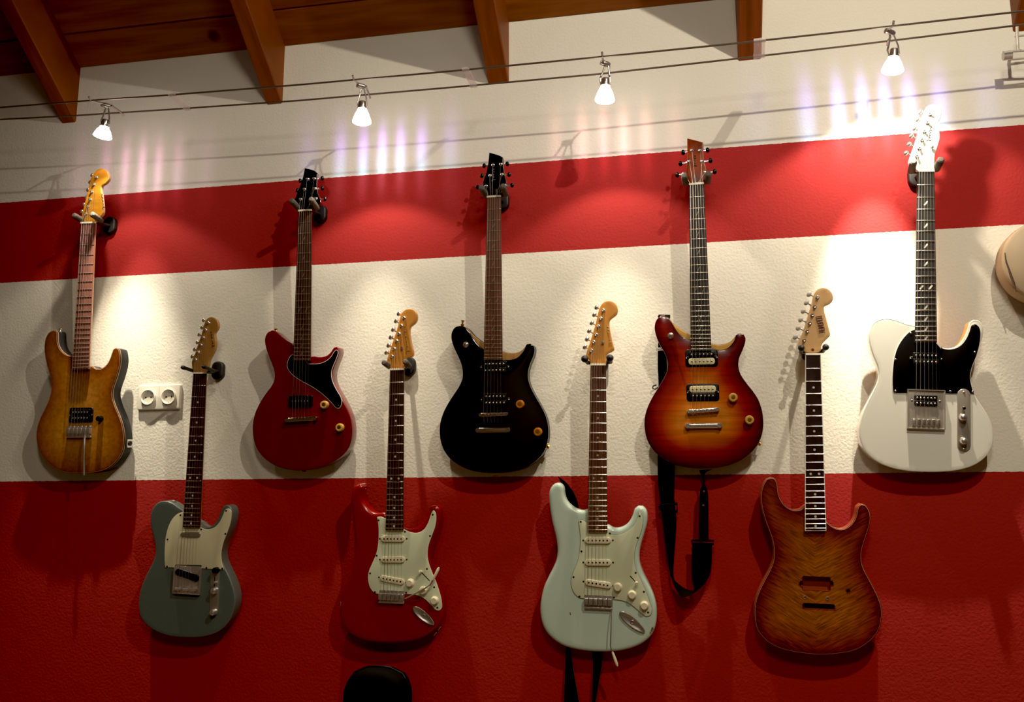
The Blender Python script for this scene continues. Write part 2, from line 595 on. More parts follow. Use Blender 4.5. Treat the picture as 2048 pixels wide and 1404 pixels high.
    def humbucker(s, c, wd=.070, ht=.037, m1=None, m2=None, ring=None, w=0., h=.007, ears=True, poles=True, ang=0., key=None, pm=None, r=.003):
        c = s.B(c, w+h)
        dx, dy = math.cos(ang), math.sin(ang)
        b = s.mb()
        if ring: b.mi = 2; b.plate(rrect(c, wd+.018, ht+.012, .009, ang), w, w+.0035, .001); b.mi = 0
        if ears:
            b.mi = 2
            b.plate(stadium((c.x-dx*(wd/2+.009), c.y-dy*(wd/2+.009)), (c.x+dx*(wd/2+.009), c.y+dy*(wd/2+.009)), .006), w, w+h*.55, .001)
        pb = s.mb()
        for k, mm in ((1, 0), (-1, 1)):
            b.mi = mm
            cc = V((c.x-dy*ht*.25*k, c.y+dx*ht*.25*k))
            b.plate(rrect(cc, wd, ht*.49, r, ang), w, w+h, .001)
        for k in (1, -1):
            cc = V((c.x-dy*ht*.25*k, c.y+dx*ht*.25*k))
            b.mi = 3
            for i in range(6):
                if poles:
                    t = (i/5-.5)*wd*.76
                    b.lathe((cc.x+dx*t, cc.y+dy*t, w+h), (0, 0, 1), [(.0026, -.001), (.0026, .0005), (.0014, .0012)], 10)
        b.mi = 3
        for sg in (-1, 1):
            b.lathe((c.x+dx*sg*(wd/2+.006), c.y+dy*sg*(wd/2+.006), w+h*.55), (0, 0, 1), [(.0022, -.001), (.0022, .0008), (.001, .0014)], 10)
        return b.build('pickup', [m1 or BLACKP, m2 or m1 or BLACKP, ring or BLACKP, pm or CHROME], s.root)

    def knob(s, p, style, w=.0025, dz=.012):
        c = s.B(p, w+dz*.6)
        b = s.mb()
        if style == 'strat':
            b.lathe((c.x, c.y, w), (0, 0, 1), [(.0125, .0005), (.0125, .003), (.0105, .0045), (.0092, .012), (.0085, .0135), (.001, .0135)], 24); m = CREAM
        elif style in ('amber', 'gold'):
            b.lathe((c.x, c.y, w), (0, 0, 1), [(.0128, .001), (.0122, .012), (.0108, .0145), (.0070, .0150), (.0062, .0138), (.001, .0138)], 24); m = AMBER if style == 'amber' else GOLDK
            b.mi = 1; b.lathe((c.x, c.y, w), (0, 0, 1), [(.0058, .0135), (.0055, .0142), (.001, .0145)], 16)
        elif style == 'black':
            b.lathe((c.x, c.y, w), (0, 0, 1), [(.0095, .001), (.0085, .016), (.0075, .0175), (.001, .0178)], 20); m = BLACKM
        else:
            b.lathe((c.x, c.y, w), (0, 0, 1), [(.0105, .0), (.0095, .002), (.0092, .013), (.0078, .0165), (.004, .0185), (.001, .0188)], 22); m = CHROME
        return b.build('control_knob', [m, GOLD], s.root)

    def strat_bridge(s, tl, br, arm, armw=.010, tip=None, m=None, saddles=True, tipm=None, r=.0024):
        a, c = s.B(tl, .004), s.B(br, .004)
        x0, x1, y0, y1 = min(a.x, c.x), max(a.x, c.x), min(a.y, c.y), max(a.y, c.y)
        m = m or CHROME
        b = s.mb()
        b.plate(rrect(((x0+x1)/2, (y0+y1)/2), x1-x0, y1-y0, .002), .001, .004, .0006)
        b.plate(rrect(((x0+x1)/2, y0+.0025), x1-x0, .005, .001), .001, .009, .001)
        for i in range(6):
            t = x0+(x1-x0)*(.09+.82*i/5)
            b.lathe((t, y1-.003, .004), (0, 0, 1), [(.0028, 0), (.0026, .0016), (.001, .002)], 10)
        br_ = b.build('bridge', m, s.root)
        for i in range(6):
            t = x0+(x1-x0)*(.07+.84*i/5)
            b = s.mb()
            b.plate(rrect((t, y1-.017), (x1-x0)*.145, .018, .001), .004, .0135+.0008*(i in (2, 3)), .001)
            b.tube([(t, y0+.002, .008), (t, y1-.018, .009)], .0011, 6)
            b.build('saddle', m, br_)
        if arm:
            b = s.mb()
            P = [s.B(q, .006+armw*min(1, i)) for i, q in enumerate(arm)]
            path = [V((P[0].x, P[0].y, .004))]+P
            sm_ = []
            for i in range(len(path)-1):
                for j in range(4): sm_.append(path[i].lerp(path[i+1], j/4))
            sm_.append(path[-1])
            b.tube(sm_, r, 8)
            ao = b.build('tremolo_arm', m, s.root)
            if tip:
                T = [s.B(q, .006+armw) for q in tip]
                b = s.mb()
                d = T[1]-T[0]
                b.lathe(T[0], d, [(.0026, -.001), (.0034, d.length*.1), (.0042, d.length*.55), (.0040, d.length*.85), (.002, d.length), (.0005, d.length*1.01)], 12)
                b.build('tip', tipm or CREAM, ao)
        return br_

    def bar(s, l, r, h, w0, w1, name, m=None, studs=.008, saddles=False, bev=.004):
        a, c = s.B(l, w1), s.B(r, w1)
        b = s.mb()
        d = (c-a).normalized()
        ins = studs*.6
        b.plate(stadium(a+d*ins, c-d*ins, h/2), w0, w1, bev, .002, 4)
        for p in (a+d*studs, c-d*studs): b.lathe((p.x, p.y, 0), (0, 0, 1), [(studs, 0), (studs, w1*.75), (studs*.9, w1+.001), (studs*.4, w1+.0015), (.0005, w1+.0008)], 16)
        ob = b.build(name, m or CHROME, s.root)
        if saddles:
            for i in range(6):
                p = a.lerp(c, .2+.6*i/5)
                b = s.mb(); b.plate(rrect((p.x, p.y), .0062, h*.55, .001), w1-.001, w1+.0025, .001)
                b.build('saddle', m or CHROME, ob)
        return ob

    def strap_button(s, p, d=(0, 1), m=None, w=-.022, lock=False):
        c = s.B(p, w)
        b = s.mb()
        dd = V((d[0], d[1], 0)).normalized()
        b.lathe(c-dd*.008, dd, [(.007, -.006), (.0045, -.002), (.0035, .004), (.006, .007), (.0065, .009), (.003, .010)] + ([(.003, .017), (.0055, .018), (.0055, .021), (.001, .022)] if lock else [(.001, .0105)]), 14)
        return b.build('strap_button', m or CHROME, s.root)

    def toggle(s, p, w=.0):
        c = s.B(p, w+.004)
        b = s.mb()
        b.lathe((c.x, c.y, w), (0, 0, 1), [(.0088, 0), (.0088, .002), (.0065, .003), (.006, .006), (.004, .007), (.002, .008)], 16)
        b.tube([(c.x, c.y, w+.006), (c.x+.001, c.y+.004, w+.018)], [.0018, .0030], 8)
        return b.build('toggle_switch', CHROME, s.root)

    def blade(s, a, c, tip, w=.0025, tm=None):
        p, q, t = s.B(a, w), s.B(c, w), s.B(tip, w+.010)
        b = s.mb()
        b.plate(stadium(p, q, .0012, 4), w-.001, w+.0003)
        o = b.build('selector_switch', BLACKP, s.root)
        b = s.mb()
        e = V((t.x, t.y, w+.016)); g = V(((p.x+q.x)/2, (p.y+q.y)/2, w))
        g = g.lerp(V((t.x, t.y, w)), .75)
        b.tube([g, g.lerp(e, .45), g.lerp(e, .6), e], [.0012, .0014, .0042, .0036], 10)
        b.build('switch_tip', tm or CREAM, o)

    def boat_jack(s, a, c, wid=.024):
        p, q = s.B(a, .002), s.B(c, .002)
        d = (q-p); L = d.length; d.normalize(); n = V((-d.y, d.x, 0))
        ctr = (p+q)/2
        b = s.mb()
        rs = []
        for sc, z in ((1, .0), (1, .003), (.95, .0042), (.86, .0040), (.62, .0016), (.3, .0008)):
            ring = []
            for k in range(28):
                t = 2*PI*k/28
                x = math.cos(t); y = math.sin(t)*(1-.12*math.cos(t))
                ring.append(ctr + d*(x*L/2*sc) + n*(y*wid/2*sc) + V((0, 0, z)))
            rs.append(ring)
        b.rings(rs, True, False, True)
        b.lathe(ctr+V((0, 0, .0004)), (0, 0, 1), [(.0056, 0), (.0056, .003), (.0040, .0036), (.0036, .001), (.001, .0008)], 14)
        return b.build('jack_plate', DCHROME, s.root)

    def hanger(s, label, foam=True, spread=.031, rise=.004, fore=.052, rad=.0095, dz=.012, plate=(.022, .030)):
        """wall hanger: block on the wall, stem, and a yoke of two arms that carry the headstock"""
        c = s.world((s.nut.x, s.nut.y+dz, s.wf-.030))
        f = s.world((s.nut.x, s.nut.y+dz, s.wf+fore-.030))
        dep = -c.y
        root = empty('guitar_hanger', (c.x, 0, c.z), label, 'guitar hanger', 'wall hangers of the guitars')
        b = MB()
        pl = [(p.x, p.y) for p in rrect((0, .014), plate[0]*2, plate[1]*2, min(plate)*.95, 0, 8)]
        b.xf = lambda p: V((p.x, -p.z, p.y))
        b.plate(pl, 0.0002, .018, .005)
        b.build('wall_block', IRON, root)
        b = MB()
        b.tube([(0, -.015, .010), (0, -dep+.008, 0)], .007, 10)
        y0 = -dep+.008
        pts = [V((spread*math.sin(a)*1.0, y0-.004-.012*(1-math.cos(a)), 0)) for a in [(-90+180*k/12)*PI/180 for k in range(13)]]
        b.tube(pts, .0055, 8)
        b.build('yoke', IRON, root)
        for sg in (-1, 1):
            b = MB()
            p0 = V((sg*spread, y0-.010, 0)); p1 = V((sg*(spread+.003), y0-.010-fore, rise))
            d = (p1-p0); L = d.length
            if foam: b.lathe(p0, d, [(rad*.8, 0), (rad, .004), (rad, L*.85), (rad*.95, L*.93), (rad*.6, L*.99), (.001, L)], 14)
            else: b.lathe(p0, d, [(.0055, 0), (.0055, L*.66), (rad*.85, L*.72), (rad, L*.85), (rad*.75, L*.95), (.001, L)], 14)
            b.build('arm', FOAM if foam else IRON, root)
        return root

    def scribble(s, a, c, h, k, m, name='headstock_logo', n=7, dw=.0004, r=.0007, style='script'):
        """illegible lettering: a running script stroke between two points on the headstock"""
        p, q = s.H(a, k, dw), s.H(c, k, dw)
        d = q-p; L = d.length; d.normalize(); t = V((0, 0, 1)).cross(d)
        b = s.mb()
        rnd = random.Random(3)
        if style == 'script':
            pts = []
            N = n*10
            for i in range(N+1):
                x = i/N
                amp = h*(.5+.25*math.sin(x*9+1)+(.5 if x < .16 else 0))
                pts.append(p + d*(x*L + .3*L/n*math.sin(2*PI*n*x)) + t*(amp*.5*math.sin(2*PI*n*x*1.0+1.2)+h*.05))
            b.tube(pts, r, 5)
        else:
            for i in range(n):
                x0 = L*i/n; w = L/n
                c0 = p + d*(x0+w*.45)
                cc = lambda a_, b_: c0 + d*(a_*w) + t*(b_*h)
                shapes = [[(-.35, -.5), (-.35, .5)], [(-.35, .5), (.3, .5)], [(-.35, 0), (.25, 0)], [(-.35, -.5), (.3, -.5)], [(.3, -.5), (.3, .5)], [(-.35, -.5), (.3, .5)]]
                for j in rnd.sample(range(6), 3)+[0]:
                    b.tube([cc(*shapes[j][0]), cc(*shapes[j][1])], r, 5)
        return b.build(name, m, s.root)


GU = []
# ---- 1: brown figured guitar at the far left
Q1 = burst('brown quilt stain', [(0, (.15, .042, .010)), (.3, (.25, .085, .016)), (1, (.38, .165, .030))], .2, (70, 70, 70), dist=.08)
GREYS = mat('dark grey lacquer', (.018, .018, .021), .4, spec=.25)
BINDW = mat('cream binding', (.62, .38, .20), .4)
BO1 = [(275, 122), (299, 133), (303, 170), (305, 220), (322, 268), (350, 302), (384, 322), (420, 330), (440, 345), (530, 425), (552, 428), (576, 408), (600, 425), (632, 433), (668, 422), (702, 390), (727, 340), (740, 300), (753, 272), (770, 263), (792, 272), (803, 305), (808, 360), (800, 420), (778, 500), (757, 560), (743, 615), (745, 660), (765, 730), (795, 800), (820, 870), (836, 950), (838, 1020), (825, 1090), (795, 1150), (750, 1200), (690, 1240), (610, 1262), (500, 1272), (400, 1270), (320, 1250), (255, 1215), (200, 1160), (160, 1100), (138, 1030), (132, 960), (142, 890), (165, 820), (200, 750), (235, 670), (252, 600), (252, 540), (238, 470), (215, 390), (200, 310), (198, 240), (210, 180), (235, 140)]
g = Guitar('1', 'brown_electric_guitar', 'brown figured-top electric guitar with dark grey sides, left of the wall socket', (161.5, 447), (190, 446), (143.5, 739), (176.6, 738), (159, 857), dn=.112, ds=.062, bev=.0015)
g.body(BO1, Q1, GREYS)
g.binding(BO1, BINDW)
g.neck(MAPLE, PINKR, 22, [(478, 524), (583, 520), (600, 500), (640, 462), (646, 420), (638, 330), (630, 262), (634, 240), (665, 220), (688, 190), (690, 150), (665, 115), (630, 105), (600, 115), (568, 148), (548, 190), (535, 260), (515, 330), (498, 400), (485, 450), (476, 490)], '1h', dots=None, headm=MAPLEG, headside=MAPLEN, fm=mat('dull fret', (.5, .42, .36), .4, 1))
g.pegs([(505, 455), (522, 400), (540, 345), (553, 285), (570, 228), (588, 172)], [(482, 442), (499, 387), (516, 330), (530, 272), (546, 212), (562, 158)], '1h', br=.007)
g.strings(m=mat('bright strings', (.75, .70, .62), .3, 1), rs=(.0007, .0006, .0005, .0003, .0002, .0002))
g.humbucker((482, 803), .068, .037, BLACKP, BLACKP, BLACKP, ears=True)
g.strat_bridge((385, 888), (572, 985), [(520, 945), (515, 1060), (512, 1180), (514, 1285)], r=.003, armw=.012)
g.knob((640, 832), 'black', w=0)
g.strap_button((322, 112))
c = g.B((842, 1030), 0)
b = g.mb(); b.box((c.x+.001, c.y, -.022), (.004, .026, .026)); b.mi = 1; b.lathe((c.x+.003, c.y, -.022), (1, 0, 0), [(.008, 0), (.008, .003), (.004, .0035), (.001, .0)], 14)
b.build('jack_plate', [CHROME, BLACKP], g.root)
g.scribble((655, 420), (640, 300), .008, '1h', BLACKP, n=5)
g.hanger('dark padded wall hanger holding the brown figured guitar', True, .030, .006, .058)
GU.append(g)

# ---- 2: grey-blue telecaster-like guitar
ICE = mat('ice blue metallic', (.125, .16, .142), .42, .25, noise=.12, nscale=200, coat=.3)
BO2 = [(420, 172), (370, 180), (335, 205), (310, 245), (297, 300), (298, 360), (310, 430), (330, 510), (338, 570), (335, 620), (315, 680), (285, 740), (250, 810), (220, 890), (202, 970), (198, 1040), (205, 1100), (225, 1150), (260, 1190), (310, 1230), (380, 1265), (460, 1288), (560, 1298), (680, 1298), (770, 1285), (850, 1255), (910, 1210), (955, 1150), (985, 1070), (997, 990), (990, 920), (965, 840), (935, 770), (905, 710), (885, 650), (882, 590), (895, 530), (920, 470), (948, 400), (968, 320), (972, 260), (957, 222), (927, 206), (897, 220), (877, 260), (860, 310), (830, 357), (790, 386), (750, 390), (715, 372), (700, 350), (690, 350), (580, 262), (560, 246), (520, 218), (475, 188)]
g = Guitar('2', 'grey_blue_electric_guitar', 'grey-blue single-cutaway electric guitar with cream pickguard, lower row, just right of the wall socket', (385.9, 747.4), (412, 747.4), (364.5, 1054.5), (398.8, 1054.5), (372, 1178), dn=.108, ds=.062, bev=.004)
g.body(BO2, ICE)
g.neck(MAPLED, ROSE, 21, [(530, 556), (632, 553), (648, 512), (658, 465), (682, 420), (700, 380), (707, 330), (702, 300), (699, 257), (713, 236), (726, 207), (722, 170), (700, 142), (665, 132), (635, 150), (615, 190), (600, 250), (580, 310), (560, 370), (540, 430), (520, 480), (522, 520)], '2h')
g.pegs([(545, 465), (565, 408), (585, 350), (605, 293), (625, 235), (645, 178)], [(525, 440), (543, 385), (565, 330), (578, 270), (600, 215), (613, 158)], '2h', br=.0075)
g.pickguard([(575, 262), (545, 268), (515, 281), (478, 315), (445, 372), (422, 450), (410, 540), (408, 640), (411, 705), (414, 722), (414, 722), (488, 723), (488, 723), (495, 700), (495, 700), (712, 702), (712, 702), (716, 730), (716, 730), (800, 735), (896, 739), (896, 739), (880, 680), (876, 600), (892, 520), (922, 440), (946, 370), (959, 300), (956, 252), (936, 235), (910, 245), (890, 290), (865, 342), (825, 387), (780, 406), (730, 402), (700, 386), (700, 386), (600, 330)], CREAMG, [(540, 290), (434, 490), (430, 714), (712, 408), (918, 254), (912, 444), (755, 724), (886, 730)])
g.single((537, 451), (703, 451), .0075, DCHROME, screws=False, poles=False, h=.005)
# bridge plate with a slanted pickup
a, c = g.B((498, 706), .003), g.B((702, 948), .003)
x0, x1, y0, y1 = a.x, c.x, c.y, a.y
b = g.mb(); b.plate(rrect(((x0+x1)/2, (y0+y1)/2), x1-x0, y1-y0, .003), .0005, .003, .0008)
for xx in (x0+.001, x1-.001): b.box((xx, (y0+y1)/2, .006), (.002, (y1-y0)*.9, .009))
b.box(((x0+x1)/2, y0+.001, .006), (x1-x0, .002, .009))
PKL = mat('dulled chrome plate', (.45, .38, .34), .4, .7)
br = b.build('bridge', PKL, g.root)
b = g.mb(); p, q = g.B((500, 752), .006), g.B((692, 818), .006); b.plate(stadium(p, q, .0105), .002, .007, .001)
b.build('pickup', BLACKP, g.root)
for i in range(3):
    t = x0+(x1-x0)*(.2+.3*i)
    b = g.mb(); b.tube([(t-.009, y0+.014, .011), (t+.009, y0+.0145, .011)], .0038, 10); b.tube([(t, y0, .008), (t, y0+.014, .010)], .0012, 6); b.build('saddle', CHROME, br)
p, q = g.B((826, 728), .003), g.B((814, 1110), .003)
b = g.mb(); b.plate(stadium(q, p, .0145, 8), .0, .0025, .0008); b.build('control_plate', DCHROME, g.root)
g.knob((832, 745), 'black', w=.002); g.knob((820, 915), 'tele', w=.002); g.knob((812, 1092), 'tele', w=.002)
g.blade((824, 800), (822, 880), (825, 848), tm=CHROME)
g.strap_button((487, 172), (.3, 1))
g.strings(.052, g.vs, m=STEEL, rs=(.0005, .00042, .00035, .00028, .00022, .0002))
g.scribble((690, 370), (672, 240), .007, '2h', BLACKP, n=6)
g.hanger('thin black wall hanger with ball tips holding the grey-blue guitar', False, .032, .003, .075, .0068, .010, (.020, .030))
GU.append(g)

# ---- 3: cherry red double-cutaway with black pickguard
CHERRY = mat('cherry red lacquer', (.15, .003, .006), .22, coat=.8)
BO3 = [(312, 126), (285, 134), (262, 158), (248, 200), (255, 260), (280, 340), (308, 410), (328, 480), (325, 540), (300, 590), (255, 650), (205, 730), (168, 810), (150, 890), (148, 960), (158, 1040), (185, 1110), (230, 1170), (300, 1225), (390, 1265), (500, 1283), (610, 1280), (720, 1255), (820, 1210), (890, 1160), (940, 1100), (965, 1020), (970, 940), (960, 860), (938, 790), (905, 720), (868, 655), (832, 590), (810, 530), (810, 470), (828, 410), (852, 350), (864, 300), (860, 272), (842, 262), (818, 270), (797, 302), (765, 333), (720, 347), (685, 347), (655, 340), (620, 345), (490, 260), (475, 238), (430, 210), (385, 172), (345, 138)]
g = Guitar('3', 'cherry_red_electric_guitar', 'cherry red double-cutaway electric guitar with black pickguard, upper row', (596.7, 422.7), (622.6, 421), (585.5, 722), (620.6, 722), (601, 838), dn=.112, ds=.064, wf=.014, thick=.042, bev=.004)
g.body(BO3, CHERRY)
g.neck(CHERRY, ROSE, 22, [(512, 446), (612, 440), (622, 418), (652, 408), (690, 386), (688, 368), (668, 320), (657, 260), (658, 190), (660, 146), (660, 146), (640, 128), (600, 113), (558, 105), (558, 105), (548, 160), (530, 220), (502, 295), (482, 350), (482, 375), (500, 410)], '3h', tilt=.14, headm=BLACKM, dots='thin', headside=CHERRY)
g.pegs([(522, 352), (553, 272), (578, 190), (645, 347), (636, 266), (632, 186)], [(476, 366), (500, 283), (522, 206), (722, 353), (700, 266), (700, 186)], '3h', bm=mat('smoked buttons', (.05, .045, .05), .25, .8), br=.0072)
g.pickguard([(560, 310), (485, 318), (455, 340), (433, 383), (430, 430), (450, 470), (490, 508), (550, 548), (620, 585), (690, 630), (750, 680), (800, 730), (836, 770), (855, 773), (876, 750), (882, 710), (871, 670), (841, 620), (811, 560), (798, 510), (799, 460), (816, 410), (841, 350), (853, 310), (849, 290), (833, 287), (815, 305), (790, 345), (750, 378), (700, 398), (640, 402), (600, 398)], BLACKG, [(852, 750)], WHITEP, ew=.0014)
c = g.B((541, 711), .006)
b = g.mb(); b.plate(rrect(c, .076, .034, .004), 0, .008, .0012); b.plate(rrect(c, .050, .036, .004), 0, .009, .0012)
b.mi = 1
for i in range(6): b.lathe((c.x+(i-2.5)*.0098, c.y, .009), (0, 0, 1), [(.002, -.001), (.002, .0006), (.001, .001)], 10)
b.build('pickup', [BLACKP, CHROME], g.root)
g.bar((408, 868), (672, 853), .013, .004, .016, 'bridge', mat('warm chrome', (.62, .52, .42), .2, 1), .0075)
for p in ((738, 742), (865, 930)): g.knob(p, 'gold', w=0)
g.strap_button((338, 118), (-.1, 1), GOLD); g.strap_button((570, 1290), (0, -1), DCHROME)
c = g.B((900, 1058), 0)
b = g.mb(); b.box((c.x+.001, c.y, -.022), (.006, .034, .026), (V((.85, .5, 0)), V((-.5, .85, 0)), V((0, 0, 1)))); b.build('jack_plate', BLACKM, g.root)
g.strings(.052, g.B((540, 858), .012).y, .016, rs=(.0005, .00044, .0004, .00035, .00028, .00024))
b = g.mb(); c = g.H((590, 400), '3h', 0); b.plate(rrect((c.x, c.y), .012, .028, .004), g.hw-.004, g.hw+.001, .0005); b.build('truss_cover', BLACKP, g.root)
g.hanger('dark padded wall hanger holding the cherry red guitar', True, .029, .012, .060)
GU.append(g)

# ---- 4: fiesta red stratocaster-like guitar
FIESTA = mat('fiesta red lacquer', (.25, .006, .004), .25, coat=.6)
BO4 = [(298, 133), (265, 142), (240, 173), (228, 230), (230, 290), (238, 360), (246, 440), (252, 520), (254, 580), (250, 650), (228, 740), (192, 830), (162, 920), (148, 1000), (148, 1080), (165, 1140), (200, 1190), (260, 1235), (340, 1265), (430, 1280), (520, 1283), (620, 1275), (710, 1255), (790, 1215), (850, 1165), (885, 1100), (895, 1020), (887, 950), (867, 890), (838, 820), (808, 750), (793, 680), (798, 610), (817, 540), (842, 470), (862, 400), (870, 340), (861, 303), (835, 287), (803, 293), (785, 330), (762, 378), (728, 420), (690, 447), (645, 455), (608, 444), (590, 440), (480, 345), (465, 338), (425, 344), (380, 333), (345, 303), (320, 256), (314, 200), (322, 155)]
g = Guitar('4', 'red_electric_guitar', 'bright red double-cutaway electric guitar with pale pickguard and bent tremolo arm, lower row', (779.7, 740.3), (807.4, 739.5), (770, 1060.5), (806, 1060.5), (784, 1187), dn=.108, ds=.062, bev=.011)
g.body(BO4, FIESTA)
g.neck(MAPLEO, ROSE, 21, [(488, 552), (600, 548), (604, 500), (618, 480), (650, 474), (666, 462), (670, 432), (657, 380), (646, 320), (642, 270), (648, 242), (671, 225), (694, 195), (698, 155), (680, 118), (645, 103), (610, 110), (580, 138), (563, 190), (545, 260), (520, 335), (500, 395), (480, 455), (468, 505), (478, 530)], '4h')
g.pegs([(503, 465), (520, 407), (538, 347), (557, 293), (575, 232), (595, 172)], [(467, 435), (483, 382), (500, 320), (518, 262), (540, 197), (561, 142)], '4h', ph=.010)
g.pickguard([(470, 385), (437, 372), (410, 375), (410, 375), (418, 430), (421, 500), (416, 580), (400, 650), (374, 710), (350, 770), (345, 820), (358, 880), (388, 918), (425, 930), (600, 930), (660, 932), (712, 942), (760, 970), (800, 1010), (835, 1045), (860, 1048), (876, 1030), (875, 980), (855, 900), (830, 830), (801, 760), (781, 700), (773, 640), (781, 580), (801, 520), (826, 450), (836, 390), (831, 342), (815, 326), (800, 350), (776, 420), (745, 466), (700, 489), (650, 483), (604, 462), (590, 450)], MINTG, [(422, 398), (612, 480), (812, 357), (793, 510), (770, 748), (822, 880), (845, 1027), (620, 920), (396, 915), (361, 780), (408, 652)])
g.single((438, 532), (608, 532)); g.single((438, 682), (608, 682)); g.single((432, 812), (604, 845))
for p in ((645, 850), (740, 905), (822, 978)): g.knob(p, 'strat')
g.blade((733, 775), (790, 835), (722, 762))
g.strat_bridge((427, 900), (606, 1000), [(616, 962), (700, 920), (792, 866), (812, 830)], tip=[(815, 825), (857, 737)], armw=.016)
g.boat_jack((672, 1022), (822, 1150))
g.strap_button((318, 138))
g.strings(.053, sv=g.B((518, 925), .012).y, zb=.018)
g.scribble((632, 445), (600, 225), .010, '4h', mat('gold brown ink', (.12, .05, .015), .5), n=6)
b = g.mb(); c = g.H((588, 405), '4h', 0); b.lathe((c.x, c.y, g.hw), (0, 0, 1), [(.0016, 0), (.0016, .004), (.0045, .004), (.0045, .006), (.001, .0065)], 10); b.build('string_tree', CHROME, g.root)
WEAR = mat('worn bare wood', (.30, .19, .10), .6)
b = g.mb()
for q0, q1, rr in (((868, 1165), (850, 1190), .0016), ((840, 1205), (818, 1232), .0012), ((152, 985), (150, 1030), .0016)):
    p, q = g.B(q0, -.004), g.B(q1, -.004); b.tube([V((p.x, p.y, -.0035)), V((q.x, q.y, -.0035))], [rr, rr*.6], 6)
b.build('paint_chip', WEAR, g.root)
g.hanger('wall hanger with ball-ended arms holding the bright red guitar', True, .030, .006, .052, .0085)
GU.append(g)

# ---- 5: black double-cutaway
BLK = mat('black lacquer', (.004, .004, .005), .12, coat=1.0)
A5c = [(615, 394), (480, 316), (466, 310), (430, 280), (390, 230), (355, 172), (325, 140), (298, 127)]
BO5 = [(275, 127), (240, 140), (215, 180), (212, 230), (228, 290), (260, 360), (290, 430), (302, 490), (300, 550), (275, 610), (230, 680), (185, 750), (145, 830), (122, 910), (118, 980), (128, 1060), (155, 1130), (200, 1190), (265, 1240), (350, 1280), (450, 1302), (570, 1308), (690, 1300), (800, 1270), (880, 1220), (940, 1160), (975, 1090), (990, 1010), (988, 930), (965, 840), (925, 760), (885, 690), (845, 610), (828, 550), (828, 490), (845, 430), (870, 370), (880, 320), (872, 285), (845, 270), (815, 275)]
cutA = [(800, 310), (770, 355), (735, 385), (690, 398), (650, 399)]+A5c
cutB = [(803, 296), (785, 318), (760, 335), (710, 346), (660, 342), (628, 332), (600, 325), (480, 275), (466, 258), (430, 232), (385, 195), (345, 148), (300, 127)]
g = Guitar('5', 'black_electric_guitar', 'black double-cutaway electric guitar with two amber control knobs, upper row', (973.9, 395), (1001.4, 393.5), (967.2, 719.8), (1004.6, 719.8), (986, 829.5), dn=.112, ds=.066, wf=.015, thick=.046, bev=.003)
g.body(BO5+cutB, NATURAL, mat('dark brown lacquer', (.02, .012, .010), .4), w1=-.009, grid=.012)
g.body(BO5+cutA, BLK, arch=.006, name='top', w0=-.0085, w1=-.001, bevb=0, grid=.007)
g.neck(MAHOG, ROSEL, 24, [(497, 458), (607, 452), (612, 420), (640, 380), (654, 345), (645, 310), (634, 260), (628, 190), (625, 140), (625, 140), (600, 125), (560, 112), (515, 99), (515, 99), (510, 150), (500, 220), (485, 280), (467, 330), (462, 368), (478, 395), (494, 430)], '5h', tilt=.14, headm=BLACKM, dots='thin', headside=MAHOG)
g.pegs([(487, 366), (518, 282), (543, 197), (636, 360), (614, 273), (604, 191)], [(422, 378), (456, 286), (474, 206), (698, 362), (674, 277), (660, 191)], '5h', bm=BLACKM, br=.0075)
g.humbucker((557, 457), .070, .037, BLACKP, w=.003); g.humbucker((560, 718), .070, .037, BLACKP, w=.003)
TB = mat('bridge nickel', (.55, .46, .37), .2, 1)
g.bar((428, 843), (668, 833), .011, .006, .017, 'bridge', TB, .0055, True, .002)
g.bar((402, 965), (686, 962), .015, .006, .016, 'tailpiece', TB, .0078)
for p in ((762, 757), (905, 978)): g.knob(p, 'amber', w=.004)
g.toggle((325, 278), .004)
g.strap_button((300, 118), (.1, 1), GOLD, lock=True); g.strap_button((568, 1300), (0, -1), GOLD, lock=True)
c = g.B((962, 1088), 0)
b = g.mb(); b.lathe((c.x, c.y, -.025), (.9, -.4, 0), [(.010, -.004), (.010, .003), (.006, .004), (.006, .010), (.001, .010)], 14); b.build('output_jack', GOLD, g.root)
g.strings(.052, g.B((545, 840), .016).y, .019, end=.022)
b = g.mb(); c = g.H((565, 420), '5h', 0); b.plate(rrect((c.x, c.y), .013, .022, .004), g.hw-.005, g.hw+.0008, .0005); b.build('truss_cover', BLACKP, g.root)
g.scribble((553, 330), (548, 225), .010, '5h', mat('dim logo', (.10, .09, .09), .5), n=5, r=.001)
g.hanger('dark padded wall hanger holding the black guitar', True, .030, .010, .055)
GU.append(g)

# ---- 6: cherry sunburst
SUN = burst('cherry sunburst stain', [(0, (.045, .002, .004)), (.22, (.15, .005, .006)), (.5, (.28, .018, .007)), (.8, (.46, .10, .012)), (1, (.52, .17, .025))], .22, (6, 6, 90), dist=.095, rough=.22)
BO6 = [(265, 92), (230, 100), (205, 135), (197, 185), (210, 250), (240, 320), (280, 390), (300, 450), (300, 520), (275, 580), (235, 650), (185, 730), (145, 810), (120, 890), (115, 960), (125, 1040), (150, 1110), (200, 1180), (270, 1235), (360, 1280), (470, 1305), (590, 1310), (710, 1303), (820, 1275), (920, 1225), (990, 1165), (1040, 1090), (1065, 1010), (1070, 930), (1060, 850), (1030, 760), (985, 690), (930, 620), (885, 550), (870, 490), (875, 430), (900, 370), (922, 310), (927, 265), (912, 235), (880, 227), (850, 240)]
cutA = [(838, 280), (810, 320), (775, 350), (730, 360), (690, 356), (650, 343), (630, 340), (495, 282), (484, 277), (440, 262), (400, 235), (365, 190), (335, 140), (300, 103)]
cutB = [(836, 262), (800, 297), (750, 313), (700, 318), (650, 306), (630, 304), (495, 246), (480, 236), (420, 202), (352, 150), (305, 101)]
